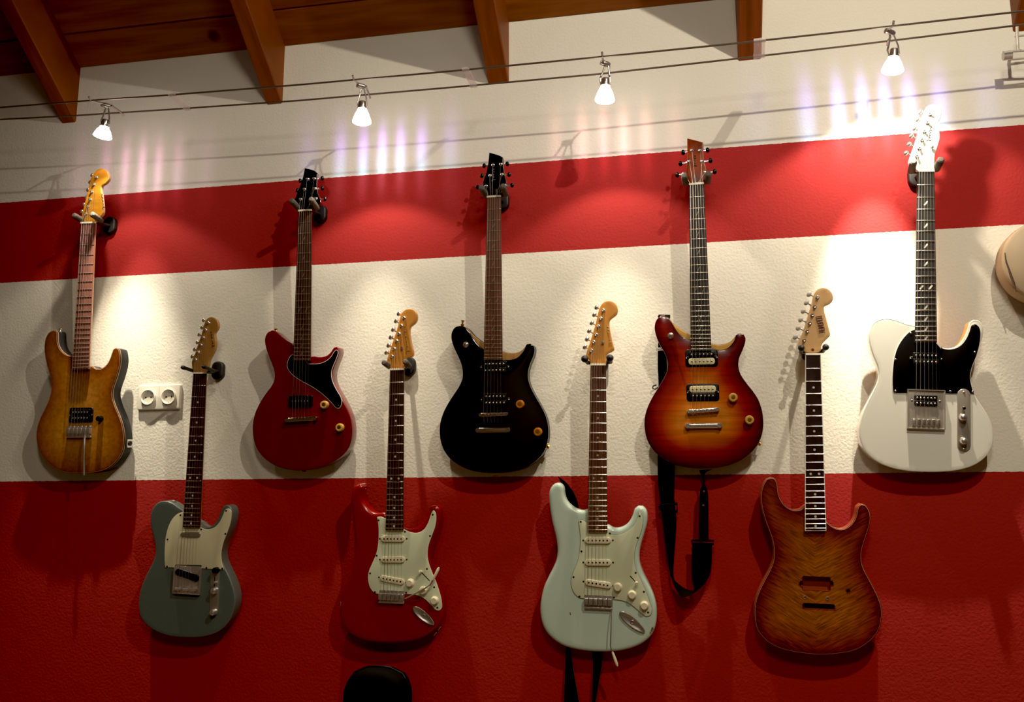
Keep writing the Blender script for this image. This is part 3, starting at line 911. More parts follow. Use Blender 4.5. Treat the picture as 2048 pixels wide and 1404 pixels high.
g = Guitar('6', 'sunburst_electric_guitar', 'cherry sunburst electric guitar with two black-and-cream pickups and a black strap, upper row', (1377.9, 370), (1408.2, 367.8), (1381.4, 702), (1423, 702), (1404, 822), dn=.112, ds=.066, wf=.015, thick=.046, bev=.003)
NATY = mat('pale yellow maple edge', (.62, .34, .06), .35, noise=.3, nscale=40, coat=.4)
g.body(BO6+cutB, NATY, mat('red brown lacquer', (.12, .022, .012), .4), w1=-.009, grid=.012)
g.body(BO6+cutA, SUN, arch=.006, name='top', w0=-.0085, w1=-.001, bevb=0, grid=.006)
HB = mat('sunburst headstock stain', (.40, .06, .008), .22, noise=.8, nscale=12, spec=.25)
g.neck(MAHOG, EBONY, 24, [(487, 450), (600, 444), (604, 410), (616, 378), (617, 330), (602, 270), (597, 200), (593, 132), (593, 132), (560, 122), (520, 112), (472, 100), (472, 100), (472, 200), (470, 280), (463, 340), (470, 380), (484, 420)], '6h', tilt=.14, headm=HB, dots='thin', headside=MAHOG)
g.pegs([(448, 365), (488, 272), (508, 188), (612, 352), (586, 270), (570, 188)], [(396, 378), (421, 293), (441, 208), (680, 354), (648, 270), (627, 190)], '6h', bm=BLACKM, br=.008, pm=CHROME)
ZC = mat('zebra cream', (.66, .60, .36), .35)
for c, k in (((574, 424), 0), ((584, 702), 1)):
    g.humbucker(c, .072, .038, BLACKP if not k else ZC, ZC if not k else BLACKP, mat('mounting ring', (.008, .008, .009), .3), w=.002, r=.007, pm=mat('pole screws', (.35, .33, .28), .3, .8))
g.bar((455, 856), (718, 836), .011, .006, .017, 'bridge', CHROME, .0055, True, .002)
g.bar((440, 970), (742, 966), .014, .006, .016, 'tailpiece', CHROME, .0078)
for p in ((827, 742), (958, 922)): g.knob(p, 'gold', w=.004)
g.toggle((325, 246), .004)
g.strap_button((262, 88), (-.1, 1), CHROME)
c = g.B((1026, 1104), 0)
b = g.mb(); b.lathe((c.x, c.y, -.025), (.9, -.4, 0), [(.010, -.004), (.010, .003), (.006, .004), (.006, .010), (.001, .010)], 14); b.build('output_jack', GOLD, g.root)
g.strap_button((590, 1300), (0, -1), BLACKM)
g.strings(.053, g.B((585, 846), .016).y, .019, end=.022)
b = g.mb(); c = g.H((535, 405), '6h', 0); b.plate([(c.x-.006, c.y-.011), (c.x+.006, c.y-.011), (c.x+.001, c.y+.012), (c.x-.001, c.y+.012)], g.hw-.006, g.hw+.001, .0004); b.build('truss_cover', BLACKP, g.root)
g.scribble((532, 320), (530, 225), .009, '6h', mat('dark logo', (.06, .03, .01), .5), n=5, r=.001)
g.hanger('dark padded wall hanger holding the sunburst guitar', True, .031, .006, .055)
g6 = g
GU.append(g)

# ---- 7: mint green
MINT = mat('pale mint lacquer', (.52, .645, .53), .3, noise=.06, nscale=8, coat=.5)
BO7 = [(210, 78), (180, 82), (158, 105), (146, 140), (148, 190), (155, 250), (165, 310), (180, 370), (193, 430), (197, 490), (190, 540), (170, 590), (145, 640), (118, 700), (100, 770), (93, 830), (97, 890), (110, 940), (135, 985), (175, 1025), (230, 1060), (300, 1082), (390, 1095), (480, 1099), (570, 1093), (650, 1075), (715, 1045), (765, 1000), (790, 945), (798, 880), (795, 820), (780, 760), (750, 690), (715, 620), (695, 560), (692, 510), (700, 460), (720, 390), (737, 330), (742, 280), (733, 240), (710, 218), (685, 217), (665, 232), (655, 265), (635, 305), (605, 335), (565, 350), (530, 347), (505, 333), (490, 330), (388, 240), (376, 237), (350, 243), (315, 235), (280, 215), (250, 180), (238, 140), (232, 100)]
g = Guitar('7', 'mint_electric_guitar', 'pale mint green double-cutaway electric guitar with aged pickguard and hanging tremolo arm, lower row', (1181, 730.3), (1211.6, 730.3), (1174.9, 1063.9), (1214.5, 1063.9), (1195, 1196), dn=.108, ds=.062, bev=.011)
g.body(BO7, MINT)
g.neck(MAPLEO, ROSEL, 21, [(448, 548), (560, 545), (561, 505), (572, 472), (600, 458), (622, 442), (622, 430), (610, 388), (596, 320), (586, 260), (590, 225), (611, 205), (641, 180), (648, 145), (635, 105), (600, 80), (560, 82), (530, 103), (508, 150), (489, 230), (464, 318), (439, 398), (418, 458), (414, 492), (438, 520)], '7h', dotm=mat('clay dots', (.42, .32, .2), .5))
g.pegs([(452, 447), (470, 385), (487, 330), (505, 268), (523, 210), (541, 150)], [(405, 420), (422, 362), (438, 302), (457, 243), (475, 182), (492, 128)], '7h', ph=.010, br=.008)
g.pickguard([(385, 325), (345, 302), (322, 308), (322, 308), (330, 360), (335, 420), (330, 490), (315, 560), (290, 620), (278, 670), (282, 712), (300, 750), (330, 774), (362, 780), (560, 787), (612, 800), (660, 830), (705, 870), (735, 888), (760, 880), (770, 850), (760, 810), (730, 730), (700, 660), (672, 600), (662, 530), (670, 470), (695, 400), (712, 340), (714, 290), (700, 256), (690, 254), (680, 290), (660, 330), (620, 366), (570, 389), (530, 391), (498, 380), (490, 370)], MINTG2, [(337, 313), (514, 384), (694, 279), (682, 410), (342, 492), (670, 622), (720, 737), (745, 862), (538, 772), (330, 765), (294, 648)], edge=mat('tortoise dark edge', (.05, .06, .03), .4), ew=.0007)
g.single((362, 427), (520, 427)); g.single((362, 560), (521, 561)); g.single((364, 678), (522, 702))
for p in ((560, 710), (648, 757), (722, 822)): g.knob(p, 'strat')
g.blade((635, 640), (667, 675), (678, 686))
g.strat_bridge((360, 754), (530, 846), [(523, 832), (521, 950), (517, 1065), (528, 1100)], tip=[(530, 1103), (560, 1188)], armw=.014, m=DCHROME, r=.0016)
g.boat_jack((574, 858), (726, 982))
g.strings(.053, sv=g.B((450, 775), .012).y, zb=.018)
b = g.mb(); c = g.H((540, 388), '7h', 0); b.lathe((c.x, c.y, g.hw), (0, 0, 1), [(.0016, 0), (.0016, .004), (.0045, .004), (.0045, .006), (.001, .0065)], 10); b.build('string_tree', CHROME, g.root)
g.scribble((594, 400), (572, 260), .008, '7h', mat('faint gold ink', (.40, .22, .06), .5), n=6)
b = g.mb()
for q, r in (((275, 872), .003), ((272, 864), .0022), ((765, 968), .006), ((772, 958), .0045), ((758, 985), .003), ((728, 945), .0022)):
    c = g.B(q, 0); o = [(c.x+r*(1+.4*math.sin(3*a+r*900))*math.cos(a)*.6, c.y+r*(1+.3*math.cos(2*a))*math.sin(a)) for a in [2*PI*k/10 for k in range(10)]]
    b.plate(o, -.006, .0003 if q[0] < 700 else -.0005)
b.build('paint_chip', mat('chipped paint', (.16, .12, .06), .7), g.root)
g.hanger('wall hanger with black ball-ended arms holding the mint green guitar', False, .033, .004, .060, .0105, .010, (.018, .026))
g7 = g
GU.append(g)

# ---- 8: amber unfinished guitar without hardware
AMB = burst('amber quilt stain', [(0, (.09, .008, .003)), (.3, (.22, .035, .005)), (1, (.34, .105, .010))], .5, (30, 30, 230), dist=.085, rough=.3, coat=.5, chevron=.55)
ROUT = mat('bare mahogany routing', (.28, .05, .02), .6)
BO8 = [(255, 122), (225, 130), (200, 165), (183, 215), (180, 270), (188, 340), (210, 420), (240, 500), (262, 570), (272, 640), (265, 710), (240, 775), (205, 840), (170, 910), (145, 980), (135, 1050), (138, 1120), (155, 1190), (190, 1240), (240, 1285), (310, 1320), (400, 1345), (500, 1360), (600, 1368), (720, 1360), (830, 1340), (910, 1300), (970, 1250), (1010, 1190), (1030, 1110), (1030, 1040), (1010, 970), (975, 895), (935, 820), (900, 750), (888, 690), (895, 620), (920, 540), (945, 460), (953, 400), (940, 350), (915, 315), (885, 308), (862, 325), (852, 370), (835, 420), (800, 462), (750, 484), (700, 475), (665, 452), (648, 436), (636, 436), (505, 315), (490, 320), (460, 345), (410, 350), (365, 330), (330, 290), (308, 240), (300, 180), (285, 135)]
g = Guitar('8', 'amber_guitar_project', 'amber figured guitar body with neck but no strings, pickups or bridge, lower row', (1611.3, 709.8), (1641.1, 709.8), (1610.5, 1061), (1652.4, 1061), (1631, 1206), dn=.108, ds=.062, bev=.0012)
bo = g.body(BO8, AMB, ROUT, grid=.007)
g.binding(BO8, mat('pale wood binding', (.55, .27, .14), .4))
# routed cavities cut into the body
cut = g.mb()
p, q = g.B((476, 815)), g.B((670, 920))
cut.plate(rrect(((p.x+q.x)/2, (p.y+q.y)/2), q.x-p.x, p.y-q.y, .003), -.018, .02)
cutters = [cut]
c2 = g.mb(); e0, e1 = g.B((452, 868)), g.B((692, 868)); c2.plate(stadium(e0, e1, .0075), -.0165, .021); cutters.append(c2)
c3 = g.mb(); p2, q2 = g.B((478, 1003)), g.B((700, 1053)); c3.plate(rrect(((p2.x+q2.x)/2, (p2.y+q2.y)/2), q2.x-p2.x, p2.y-q2.y, .004), -.030, .02); cutters.append(c3)
c4 = g.mb(); p3 = g.B((796, 919)); c4.lathe((p3.x, p3.y, -.012), (0, 0, 1), [(.0045, 0), (.0045, .05)], 20); cutters.append(c4)
for p in bo.data.polygons: pass
for cc in cutters:
    co = cc.build('cavity_cutter', ROUT, None, 0)
    co.matrix_world = g.root.matrix_world.copy()
    bo.matrix_world = g.root.matrix_world.copy()
    bpy.context.view_layer.update()
    md = bo.modifiers.new('cut', 'BOOLEAN'); md.operation = 'DIFFERENCE'; md.solver = 'EXACT'; md.object = co
    dg = bpy.context.evaluated_depsgraph_get()
    nm = bpy.data.meshes.new_from_object(bo.evaluated_get(dg), preserve_all_data_layers=True, depsgraph=dg)
    bo.modifiers.clear(); bo.data = nm
    bpy.data.objects.remove(co)
bo.matrix_parent_inverse = Matrix(); bo.matrix_basis = Matrix()
nx = g.root.matrix_world
for p in bo.data.polygons:
    p.material_index = 0 if p.normal.y < -.6 and p.center.y < -g.thick+.004 else 1
b = g.mb()
for q in ((490, 966), (650, 972)):
    c = g.B(q, 0); b.lathe((c.x, c.y, 0), (0, 0, 1), [(.0052, -.002), (.0052, .0015), (.0032, .0018), (.003, -.001), (.001, -.001)], 16)
b.build('bridge_bushing', CHROME, g.root)
g.neck(MAPLEN, mat('dark rosewood', (.030, .014, .014), .5, noise=.4, nscale=14, stretch=(5, 5, .6), spec=.35), 21, [(478, 566), (596, 560), (600, 525), (608, 508), (642, 472), (664, 450), (666, 432), (658, 400), (640, 330), (622, 262), (622, 232), (640, 224), (662, 214), (686, 185), (685, 145), (655, 105), (615, 92), (575, 105), (548, 138), (530, 210), (500, 310), (470, 408), (440, 480), (430, 525), (440, 548), (470, 552)], '8h', bind=WHITEP)
g.pegs([(475, 482), (498, 415), (517, 355), (535, 295), (553, 233), (573, 165)], [(410, 455), (430, 390), (448, 328), (468, 265), (490, 203), (510, 141)], '8h', bm=mat('grey pearl buttons', (.50, .48, .42), .35), br=.0085)
g.scribble((608, 425), (580, 300), .015, '8h', mat('brown print', (.16, .07, .05), .6), n=7, r=.0009, style='block')
b = g.mb(); c = g.H((537, 553), '8h', 0); b.lathe((c.x, c.y, g.hw), (0, 0, 1), [(.0042, -.002), (.0042, .0004), (.001, .0006)], 12); b.build('truss_rod_hole', mat('truss hole', (.12, .01, .01), .6), g.root)
g.hanger('wall hanger with small black ball tips holding the amber unstrung guitar', False, .029, .004, .050, .009, .012, (.018, .026))
GU.append(g)

# ---- 9: white telecaster-like guitar
WHT = mat('white lacquer', (.74, .73, .64), .18, coat=.7)
NATO = mat('orange natural side', (.52, .20, .06), .4)
BO9 = [(290, 105), (230, 115), (185, 145), (160, 190), (150, 250), (160, 330), (185, 410), (215, 480), (230, 550), (220, 610), (185, 690), (145, 770), (105, 860), (82, 950), (75, 1030), (85, 1100), (115, 1165), (165, 1220), (240, 1270), (330, 1305), (440, 1328), (570, 1338), (720, 1338), (860, 1325), (970, 1295), (1050, 1250), (1110, 1190), (1145, 1110), (1150, 1040), (1135, 960), (1100, 880), (1055, 810), (1010, 740), (975, 660), (962, 590), (970, 520), (995, 440), (1030, 350), (1060, 270), (1068, 200), (1055, 150), (1020, 120), (985, 120), (958, 142), (940, 200), (910, 268), (870, 318), (815, 345), (760, 347), (722, 330), (702, 305), (690, 300), (540, 165), (505, 160), (460, 152), (400, 130), (345, 112)]
g = Guitar('9', 'white_electric_guitar', 'white single-cutaway electric guitar with black pickguard, square chrome bridge and white headstock', (1834.6, 343), (1868.9, 343), (1830.3, 684.8), (1874.5, 684.8), (1852, 834), dn=.110, ds=.064, bev=.0025)
bo = g.body(BO9, WHT, NATO)
for p in bo.data.polygons:
    if p.material_index == 1 and p.center.x < -.02: p.material_index = 0
g.binding(BO9, WHT)
g.neck(MAPLE, EBONY, 21, [(502, 494), (617, 490), (618, 440), (621, 390), (637, 340), (653, 280), (649, 230), (641, 180), (656, 150), (664, 110), (650, 75), (610, 60), (570, 73), (545, 118), (525, 180), (505, 260), (480, 340), (457, 405), (448, 445), (462, 462), (485, 470)], '9h', headm=WHT, headside=WHT, dots='slash')
g.pegs([(505, 400), (520, 347), (538, 293), (553, 237), (572, 180), (588, 125)], [(432, 380), (452, 322), (467, 268), (487, 220), (508, 160), (526, 110)], '9h', br=.0075)
g.pickguard([(560, 192), (520, 194), (480, 211), (430, 260), (385, 330), (355, 420), (342, 520), (338, 620), (344, 690), (350, 704), (366, 710), (366, 710), (600, 712), (870, 715), (1000, 716), (1000, 716), (985, 670), (970, 610), (968, 560), (985, 490), (1020, 400), (1045, 300), (1050, 210), (1035, 170), (1005, 150), (975, 160), (957, 210), (927, 275), (882, 326), (820, 351), (770, 352), (720, 333), (700, 308), (690, 302)], BLACKG, [(488, 225), (365, 435), (365, 690), (730, 345), (990, 162), (1003, 378), (805, 692), (985, 695)], WHITEP, sm=CHROME, ew=.0012)
g.humbucker((611, 431), .066, .034, BLACKP, w=.0025, h=.004)
a, c = g.B((458, 676), .003), g.B((762, 1003), .003)
x0, x1, y0, y1 = a.x, c.x, c.y, a.y
b = g.mb(); b.plate(rrect(((x0+x1)/2, (y0+y1)/2), x1-x0, y1-y0, .003), .0005, .0045, .001)
for xx in (x0+.0012, x1-.0012): b.box((xx, (y0+y1)/2, .0065), (.0024, (y1-y0)*.98, .006))
for yy in (y0+.0012, y1-.0012): b.box(((x0+x1)/2, yy, .0065), (x1-x0, .0024, .006))
br = b.build('bridge', mat('brushed chrome', (.66, .62, .54), .3, .75), g.root)
g.humbucker((611, 768), .058, .029, BLACKP, w=.004, h=.0035, ears=False)
for i in range(6):
    t = x0+(x1-x0)*(.18+.64*i/5)
    b = g.mb(); b.plate(rrect((t, y0+.018), .0085, .017, .001), .005, .0125, .001); b.tube([(t, y0+.001, .008), (t, y0+.02, .009)], .001, 6); b.build('saddle', CHROME, br)
p, q = g.B((914, 672), .003), g.B((916, 1176), .003)
b = g.mb(); b.plate(stadium(q, p, .0165, 8), .0, .003, .0008)
for yy in (p.y-.009, q.y+.006): b.lathe((p.x, yy, .003), (0, 0, 1), [(.003, -.001), (.003, .0006), (.001, .0014)], 10)
b.build('control_plate', mat('satin chrome', (.56, .51, .43), .3, .75), g.root)
g.blade((913, 735), (912, 815), (914, 830), tm=BLACKP)
g.knob((908, 902), 'tele', w=.003); g.knob((914, 1092), 'tele', w=.003)
g.strap_button((310, 100), (0, 1)); g.strap_button((595, 1335), (0, -1))
g.strings(.054, y0+.026, .0155, rs=(.0006, .00052, .00045, .0003, .00025, .0002))
g.scribble((580, 305), (600, 205), .009, '9h', BLACKP, n=6, r=.0006)
b = g.mb(); c = g.H((598, 345), '9h', 0); b.lathe((c.x, c.y, g.hw), (0, 0, 1), [(.0016, 0), (.0016, .004), (.0045, .004), (.0045, .006), (.001, .0065)], 10); b.build('string_tree', CHROME, g.root)
g.hanger('dark padded wall hanger holding the white guitar', True, .032, .012, .050, .010, .010)
GU.append(g)
for g in GU: print('SCALE', g.key, round(g.scale, 3), 'saddle dist', round(g.nut.y-g.vs, 3), 'len', round(max(p.y for p in g.body_out)-min(p.y for p in g.body_out), 3), 'wid', round(max(p.x for p in g.body_out)-min(p.x for p in g.body_out), 3), 'base', tuple(round(x, 3) for x in g.root.matrix_world.translation))


# ------------------------------------------------------------------ the room
ZC = at(160, 137, 0).z                      # where the ceiling meets the wall
SL = .658                                   # slope of the roof
Z1, Z2, Z3 = CAMZ+1.0808, CAMZ+.7895, CAMZ+.1088
XL, XR, YB = -3.4, 2.4, -4.6
# wall: rough plaster, painted in bands
m = mat('banded rough plaster', (.7, .66, .54), .85, spec=.2)
N, L = m.node_tree.nodes, m.node_tree.links
bs = N['Principled BSDF']
ge = N.new('ShaderNodeNewGeometry'); sx = N.new('ShaderNodeSeparateXYZ'); L.new(ge.outputs['Position'], sx.inputs[0])
nz = N.new('ShaderNodeTexNoise'); nz.inputs['Scale'].default_value = 90; L.new(ge.outputs['Position'], nz.inputs['Vector'])
wob = N.new('ShaderNodeMath'); wob.operation = 'MULTIPLY_ADD'; wob.inputs[1].default_value = .004; L.new(nz.outputs['Fac'], wob.inputs[0]); L.new(sx.outputs['Z'], wob.inputs[2])


def step(z, below):
    n = N.new('ShaderNodeMath'); n.operation = 'LESS_THAN' if below else 'GREATER_THAN'; n.inputs[1].default_value = z+.002
    L.new(wob.outputs[0], n.inputs[0]); return n.outputs[0]


a1 = N.new('ShaderNodeMath'); a1.operation = 'MULTIPLY'; L.new(step(Z1, True), a1.inputs[0]); L.new(step(Z2, False), a1.inputs[1])
a2 = N.new('ShaderNodeMath'); a2.operation = 'MAXIMUM'; L.new(a1.outputs[0], a2.inputs[0]); L.new(step(Z3, True), a2.inputs[1])
mx = N.new('ShaderNodeMix'); mx.data_type = 'RGBA'
L.new(a2.outputs[0], mx.inputs['Factor']); mx.inputs['A'].default_value = (.70, .675, .58, 1); mx.inputs['B'].default_value = (.33, .026, .025, 1)
L.new(mx.outputs['Result'], bs.inputs['Base Color'])
n1 = N.new('ShaderNodeTexNoise'); n1.inputs['Scale'].default_value = 130; n1.inputs['Detail'].default_value = 4; L.new(ge.outputs['Position'], n1.inputs['Vector'])
n2 = N.new('ShaderNodeTexNoise'); n2.inputs['Scale'].default_value = 22; n2.inputs['Detail'].default_value = 2; L.new(ge.outputs['Position'], n2.inputs['Vector'])
ad = N.new('ShaderNodeMath'); ad.operation = 'MULTIPLY_ADD'; ad.inputs[1].default_value = .7; L.new(n2.outputs['Fac'], ad.inputs[0]); L.new(n1.outputs['Fac'], ad.inputs[2])
bp = N.new('ShaderNodeBump'); bp.inputs['Strength'].default_value = .4; bp.inputs['Distance'].default_value = .0035
L.new(ad.outputs[0], bp.inputs['Height']); L.new(bp.outputs[0], bs.inputs['Normal'])
WALL = m
PLAIN = mat('plain plaster', (.40, .37, .32), .9, spec=.2)
FLOOR = mat('pale floor boards', (.36, .25, .16), .5, noise=.4, nscale=5, stretch=(1, 12, 1))
# pine ceiling boards, running along the wall
CE = mat('pine boards', (.20, .068, .014), .6, spec=.3)
N, L = CE.node_tree.nodes, CE.node_tree.links
bs = N['Principled BSDF']
tc = N.new('ShaderNodeTexCoord'); mp = N.new('ShaderNodeMapping'); mp.inputs['Scale'].default_value = (1.2, 14, 14); L.new(tc.outputs['Object'], mp.inputs['Vector'])
n1 = N.new('ShaderNodeTexNoise'); n1.inputs['Scale'].default_value = 3; n1.inputs['Detail'].default_value = 6; L.new(mp.outputs[0], n1.inputs['Vector'])
r1 = N.new('ShaderNodeValToRGB'); r1.color_ramp.elements[0].position = .3; r1.color_ramp.elements[1].position = .75
r1.color_ramp.elements[0].color = (.17, .05, .012, 1); r1.color_ramp.elements[1].color = (.28, .10, .023, 1); L.new(n1.outputs['Fac'], r1.inputs['Fac'])
vo = N.new('ShaderNodeTexVoronoi'); vo.inputs['Scale'].default_value = 4.5; L.new(tc.outputs['Object'], vo.inputs['Vector'])
kr = N.new('ShaderNodeMapRange'); kr.inputs['From Min'].default_value = .06; kr.inputs['From Max'].default_value = .13; kr.inputs['To Min'].default_value = .3; L.new(vo.outputs['Distance'], kr.inputs['Value'])
m1 = N.new('ShaderNodeMix'); m1.data_type = 'RGBA'; m1.blend_type = 'MULTIPLY'; m1.inputs['Factor'].default_value = 1; L.new(r1.outputs[0], m1.inputs['A']); L.new(kr.outputs[0], m1.inputs['B'])
L.new(m1.outputs['Result'], bs.inputs['Base Color'])
BEAM = mat('pine rafter', (.26, .072, .017), .55, noise=.4, nscale=4, stretch=(14, 1.2, 1.2), spec=.3)


def slab(name, corners, m, thick, nrm, kind='structure'):
    b = MB(); n = V(nrm)*thick
    b.rings([[V(p) for p in corners], [V(p)+n for p in corners]])
    return b.build(name, m, None, 0, kind)


slab('wall_front', [(XL, 0, 0), (XR, 0, 0), (XR, 0, ZC+.3), (XL, 0, ZC+.3)], WALL, .12, (0, 1, 0))
ridge = -2.6
zr = ZC - ridge*math.tan(SL)
zb = zr + (YB-ridge)*math.tan(SL)
slab('floor', [(XL, 0, 0), (XR, 0, 0), (XR, YB, 0), (XL, YB, 0)], FLOOR, .1, (0, 0, -1))
for nm, x, sg in (('wall_left', XL, -1), ('wall_right', XR, 1)):
    slab(nm, [(x, 0, 0), (x, 0, ZC), (x, ridge, zr), (x, YB, zb), (x, YB, 0)], PLAIN, .1, (sg, 0, 0))
slab('wall_back', [(XL, YB, 0), (XR, YB, 0), (XR, YB, zb), (XL, YB, zb)], PLAIN, .1, (0, -1, 0))
# ceiling: boards with open joints, each joint a groove
b = MB()
t = math.tan(SL); bw = .125
y = 0.0; k = 0
nn = V((0, math.sin(SL), math.cos(SL)))
Lr = -ridge/math.cos(SL)
s0 = 0.0
while s0 < Lr:
    s1 = min(Lr, s0+bw)
    p = lambda s, x, d: V((x, -s*math.cos(SL), ZC+s*math.sin(SL))) + nn*d
    b.rings([[p(s0, x, .006), p(s0+.004, x, 0), p(s1-.004, x, 0), p(s1, x, .006), p(s1, x, .02), p(s0, x, .02)] for x in (XL, XR)])
    s0 = s1
b.build('ceiling', CE, None, 0, 'structure')
slab('ceiling_back', [(XL, ridge, zr), (XR, ridge, zr), (XR, YB, zb), (XL, YB, zb)], CE, .05, (0, -.5, .85))
# rafters
tops = [((117, 249), (152, 243)), ((528, 212), (565, 205)), ((977, 168), (1018, 166)), ((1476, 123), (1523, 117)), ((2026, 65), (2075, 59))]
for i, (pl, pr) in enumerate(tops):
    a, c = at(*pl, 0), at(*pr, 0)
    x0, x1 = a.x, c.x
    if i in (0, 1): x0 = x1-.056
    zl = (a.z+c.z)/2
    b = MB()
    e = .004
    def sec(y):
        dz = -y*t
        lo, hi = zl+dz, ZC+dz+.02
        return [(x0+e, y, lo), (x1-e, y, lo), (x1, y, lo+e), (x1, y, hi), (x0, y, hi), (x0, y, lo+e)]
    b.rings([sec(.02), sec(-.001), sec(ridge)])
    o = b.build('trim_%d' % (i+1), BEAM, None, 0, 'structure')

# ------------------------------------------------------------------ wall socket
c = at(321, 795, 0)
r = empty('wall_socket', (c.x, 0, c.z), 'white double wall socket with two round inserts', 'socket')
SOCK = mat('white socket plastic', (.70, .67, .56), .4)
sxf = lambda p: V((p.x, -p.z, p.y))
b = MB(sxf); b.plate(rrect((0, 0), .152, .082, .006), .0005, .010, .004); b.box((0, 0, .0102), (.0012, .078, .0006)); b.build('frame', SOCK, r)
for sg in (-1, 1):
    b = MB(sxf)
    b.lathe((sg*.0365, 0, 0), (0, 0, 1), [(.0258, .0098), (.0250, .0160), (.0238, .0168), (.0222, .0160), (.0200, .0108), (.001, .0106)], 32)
    for dx in (-.0095, .0095):
        b.mi = 1; b.lathe((sg*.0365+dx, 0, .0109), (0, 0, 1), [(.0026, -.0002), (.0026, .0003), (.001, .0004)], 10); b.mi = 0
    b.mi = 2
    for dy in (-.017, .017): b.box((sg*.0365, dy, .0115), (.004, .005, .002))
    b.build('socket_insert', [SOCK, BLACKP, SOCK], r)

# ------------------------------------------------------------------ straps
WEB = mat('black webbing', (.0035, .0034, .0036), .85, bump=.2, bscale=400, spec=.12)
LEA = mat('dark leather', (.005, .004, .004), .7, spec=.2)
TAN = mat('tan strap edge', (.10, .04, .02), .6)


def ribbon(b, pairs, th=.003, k=None, edge=None):
    """pairs of (left, right, depth) photograph points down the strap"""
    rs = []
    for l, q, y in pairs:
        yl, yr = y if isinstance(y, tuple) else (y, y)
        p0 = at(*(cr(k, l) if k else l), yl); p1 = at(*(cr(k, q) if k else q), yr)
        rs.append((p0, p1))
    n = 6
    out = []
    for i in range(len(rs)-1):
        for j in range(n if i < len(rs)-2 else n+1):
            tt = j/n
            def cm(ix, sd):
                p = [rs[max(0, min(len(rs)-1, ix+d))][sd] for d in (-1, 0, 1, 2)]
                return .5*((2*p[1])+(-p[0]+p[2])*tt+(2*p[0]-5*p[1]+4*p[2]-p[3])*tt**2+(-p[0]+3*p[1]-3*p[2]+p[3])*tt**3)
            a, c = cm(i, 0), cm(i, 1)
            out.append([a, c, c+V((0, th, 0)), a+V((0, th, 0))])
    b.rings(out)
    return out


def origin_to(o, p):
    o.data.transform(Matrix.Translation(-V(p))); o.location = p


r = empty('guitar_strap', (0, 0, 0), 'black webbing strap hanging in a loop from the sunburst guitar', 'strap', 'guitar straps')
b = MB(); ribbon(b, [(cr('6b', (226, 290)), cr('6b', (290, 290)), .010), (cr('6b', (222, 480)), cr('6b', (296, 480)), .010), (cr('6b', (228, 640)), cr('6b', (300, 640)), .009), (cr('6b', (222, 1000)), cr('6b', (350, 1000)), .005), (cr('s', (243, 60)), cr('s', (390, 60)), .006), (cr('s', (245, 250)), cr('s', (390, 250)), .02), (cr('s', (268, 450)), cr('s', (388, 450)), .03)], .002)
b.build('upper_webbing', WEB, r)
b = MB(); ribbon(b, [(cr('s', (268, 440)), cr('s', (392, 440)), .033), (cr('s', (290, 650)), cr('s', (406, 650)), .035), (cr('s', (328, 950)), cr('s', (386, 950)), (.045, .02)), (cr('s', (362, 1120)), cr('s', (382, 1110)), (.05, .02)), (cr('s', (415, 1245)), cr('s', (420, 1170)), (.055, .02)), (cr('s', (480, 1292)), cr('s', (500, 1222)), (.06, .02)), (cr('s', (590, 1235)), cr('s', (560, 1225)), (.055, .022)), (cr('s', (690, 1120)), cr('s', (545, 1130)), (.04, .03)), (cr('s', (716, 1000)), cr('s', (540, 1000)), .034), (cr('s', (720, 815)), cr('s', (545, 815)), .034)], .002)
b.build('lower_webbing', WEB, r)
b = MB(); ribbon(b, [(cr('s', (605, 800)), cr('s', (690, 800)), .04), (cr('s', (606, 600)), cr('s', (688, 600)), .038), (cr('s', (610, 400)), cr('s', (686, 400)), .036), (cr('s', (622, 330)), cr('s', (672, 330)), .036)], .003)
ribbon(b, [(cr('s', (620, 345)), cr('s', (676, 345)), .037), (cr('s', (640, 270)), cr('s', (650, 270)), .037), (cr('s', (612, 190)), cr('s', (664, 200)), .037), (cr('s', (612, 176)), cr('s', (724, 168)), .037)], .003)
b.build('leather_tab', LEA, r)
b = MB(); p = [at(*cr('s', q), .036) for q in ((258, 490), (412, 470), (414, 540), (266, 522))]
b.tube(p+[p[0]], .004, 8); b.build('buckle', WEB, r)
b = MB(); p = [at(*cr('s', q), .036) for q in ((543, 792), (735, 797), (735, 825), (545, 820))]
b.tube(p+[p[0]], .003, 8); b.build('slider', WEB, r)
b = MB()
for q in ((648, 368), (643, 490)):
    c = at(*cr('s', q), .0385); b.lathe(c, (0, -1, 0), [(.004, -.003), (.004, .0012), (.001, .002)], 12)
b.build('rivet', mat('dull rivet', (.10, .03, .03), .4, .6), r)
b = MB(); p = [at(*cr('6b', q), .012) for q in ((215, 350), (262, 348), (262, 362), (215, 364))]
b.tube(p+[p[0]], .0022, 8); b.build('metal_ring', CHROME, r)
b = MB(); p = [at(*cr('6b', q), .014) for q in ((212, 640), (185, 650), (182, 668), (200, 676), (225, 660))]
b.tube(p, .0022, 8); b.build('wire_loop', IRON, r)
b = MB(); ribbon(b, [(cr('6b', (230, 76)), cr('6b', (322, 78)), .055), (cr('6b', (222, 92)), cr('6b', (318, 94)), .055)], .03); b.build('end_tab', LEA, r)

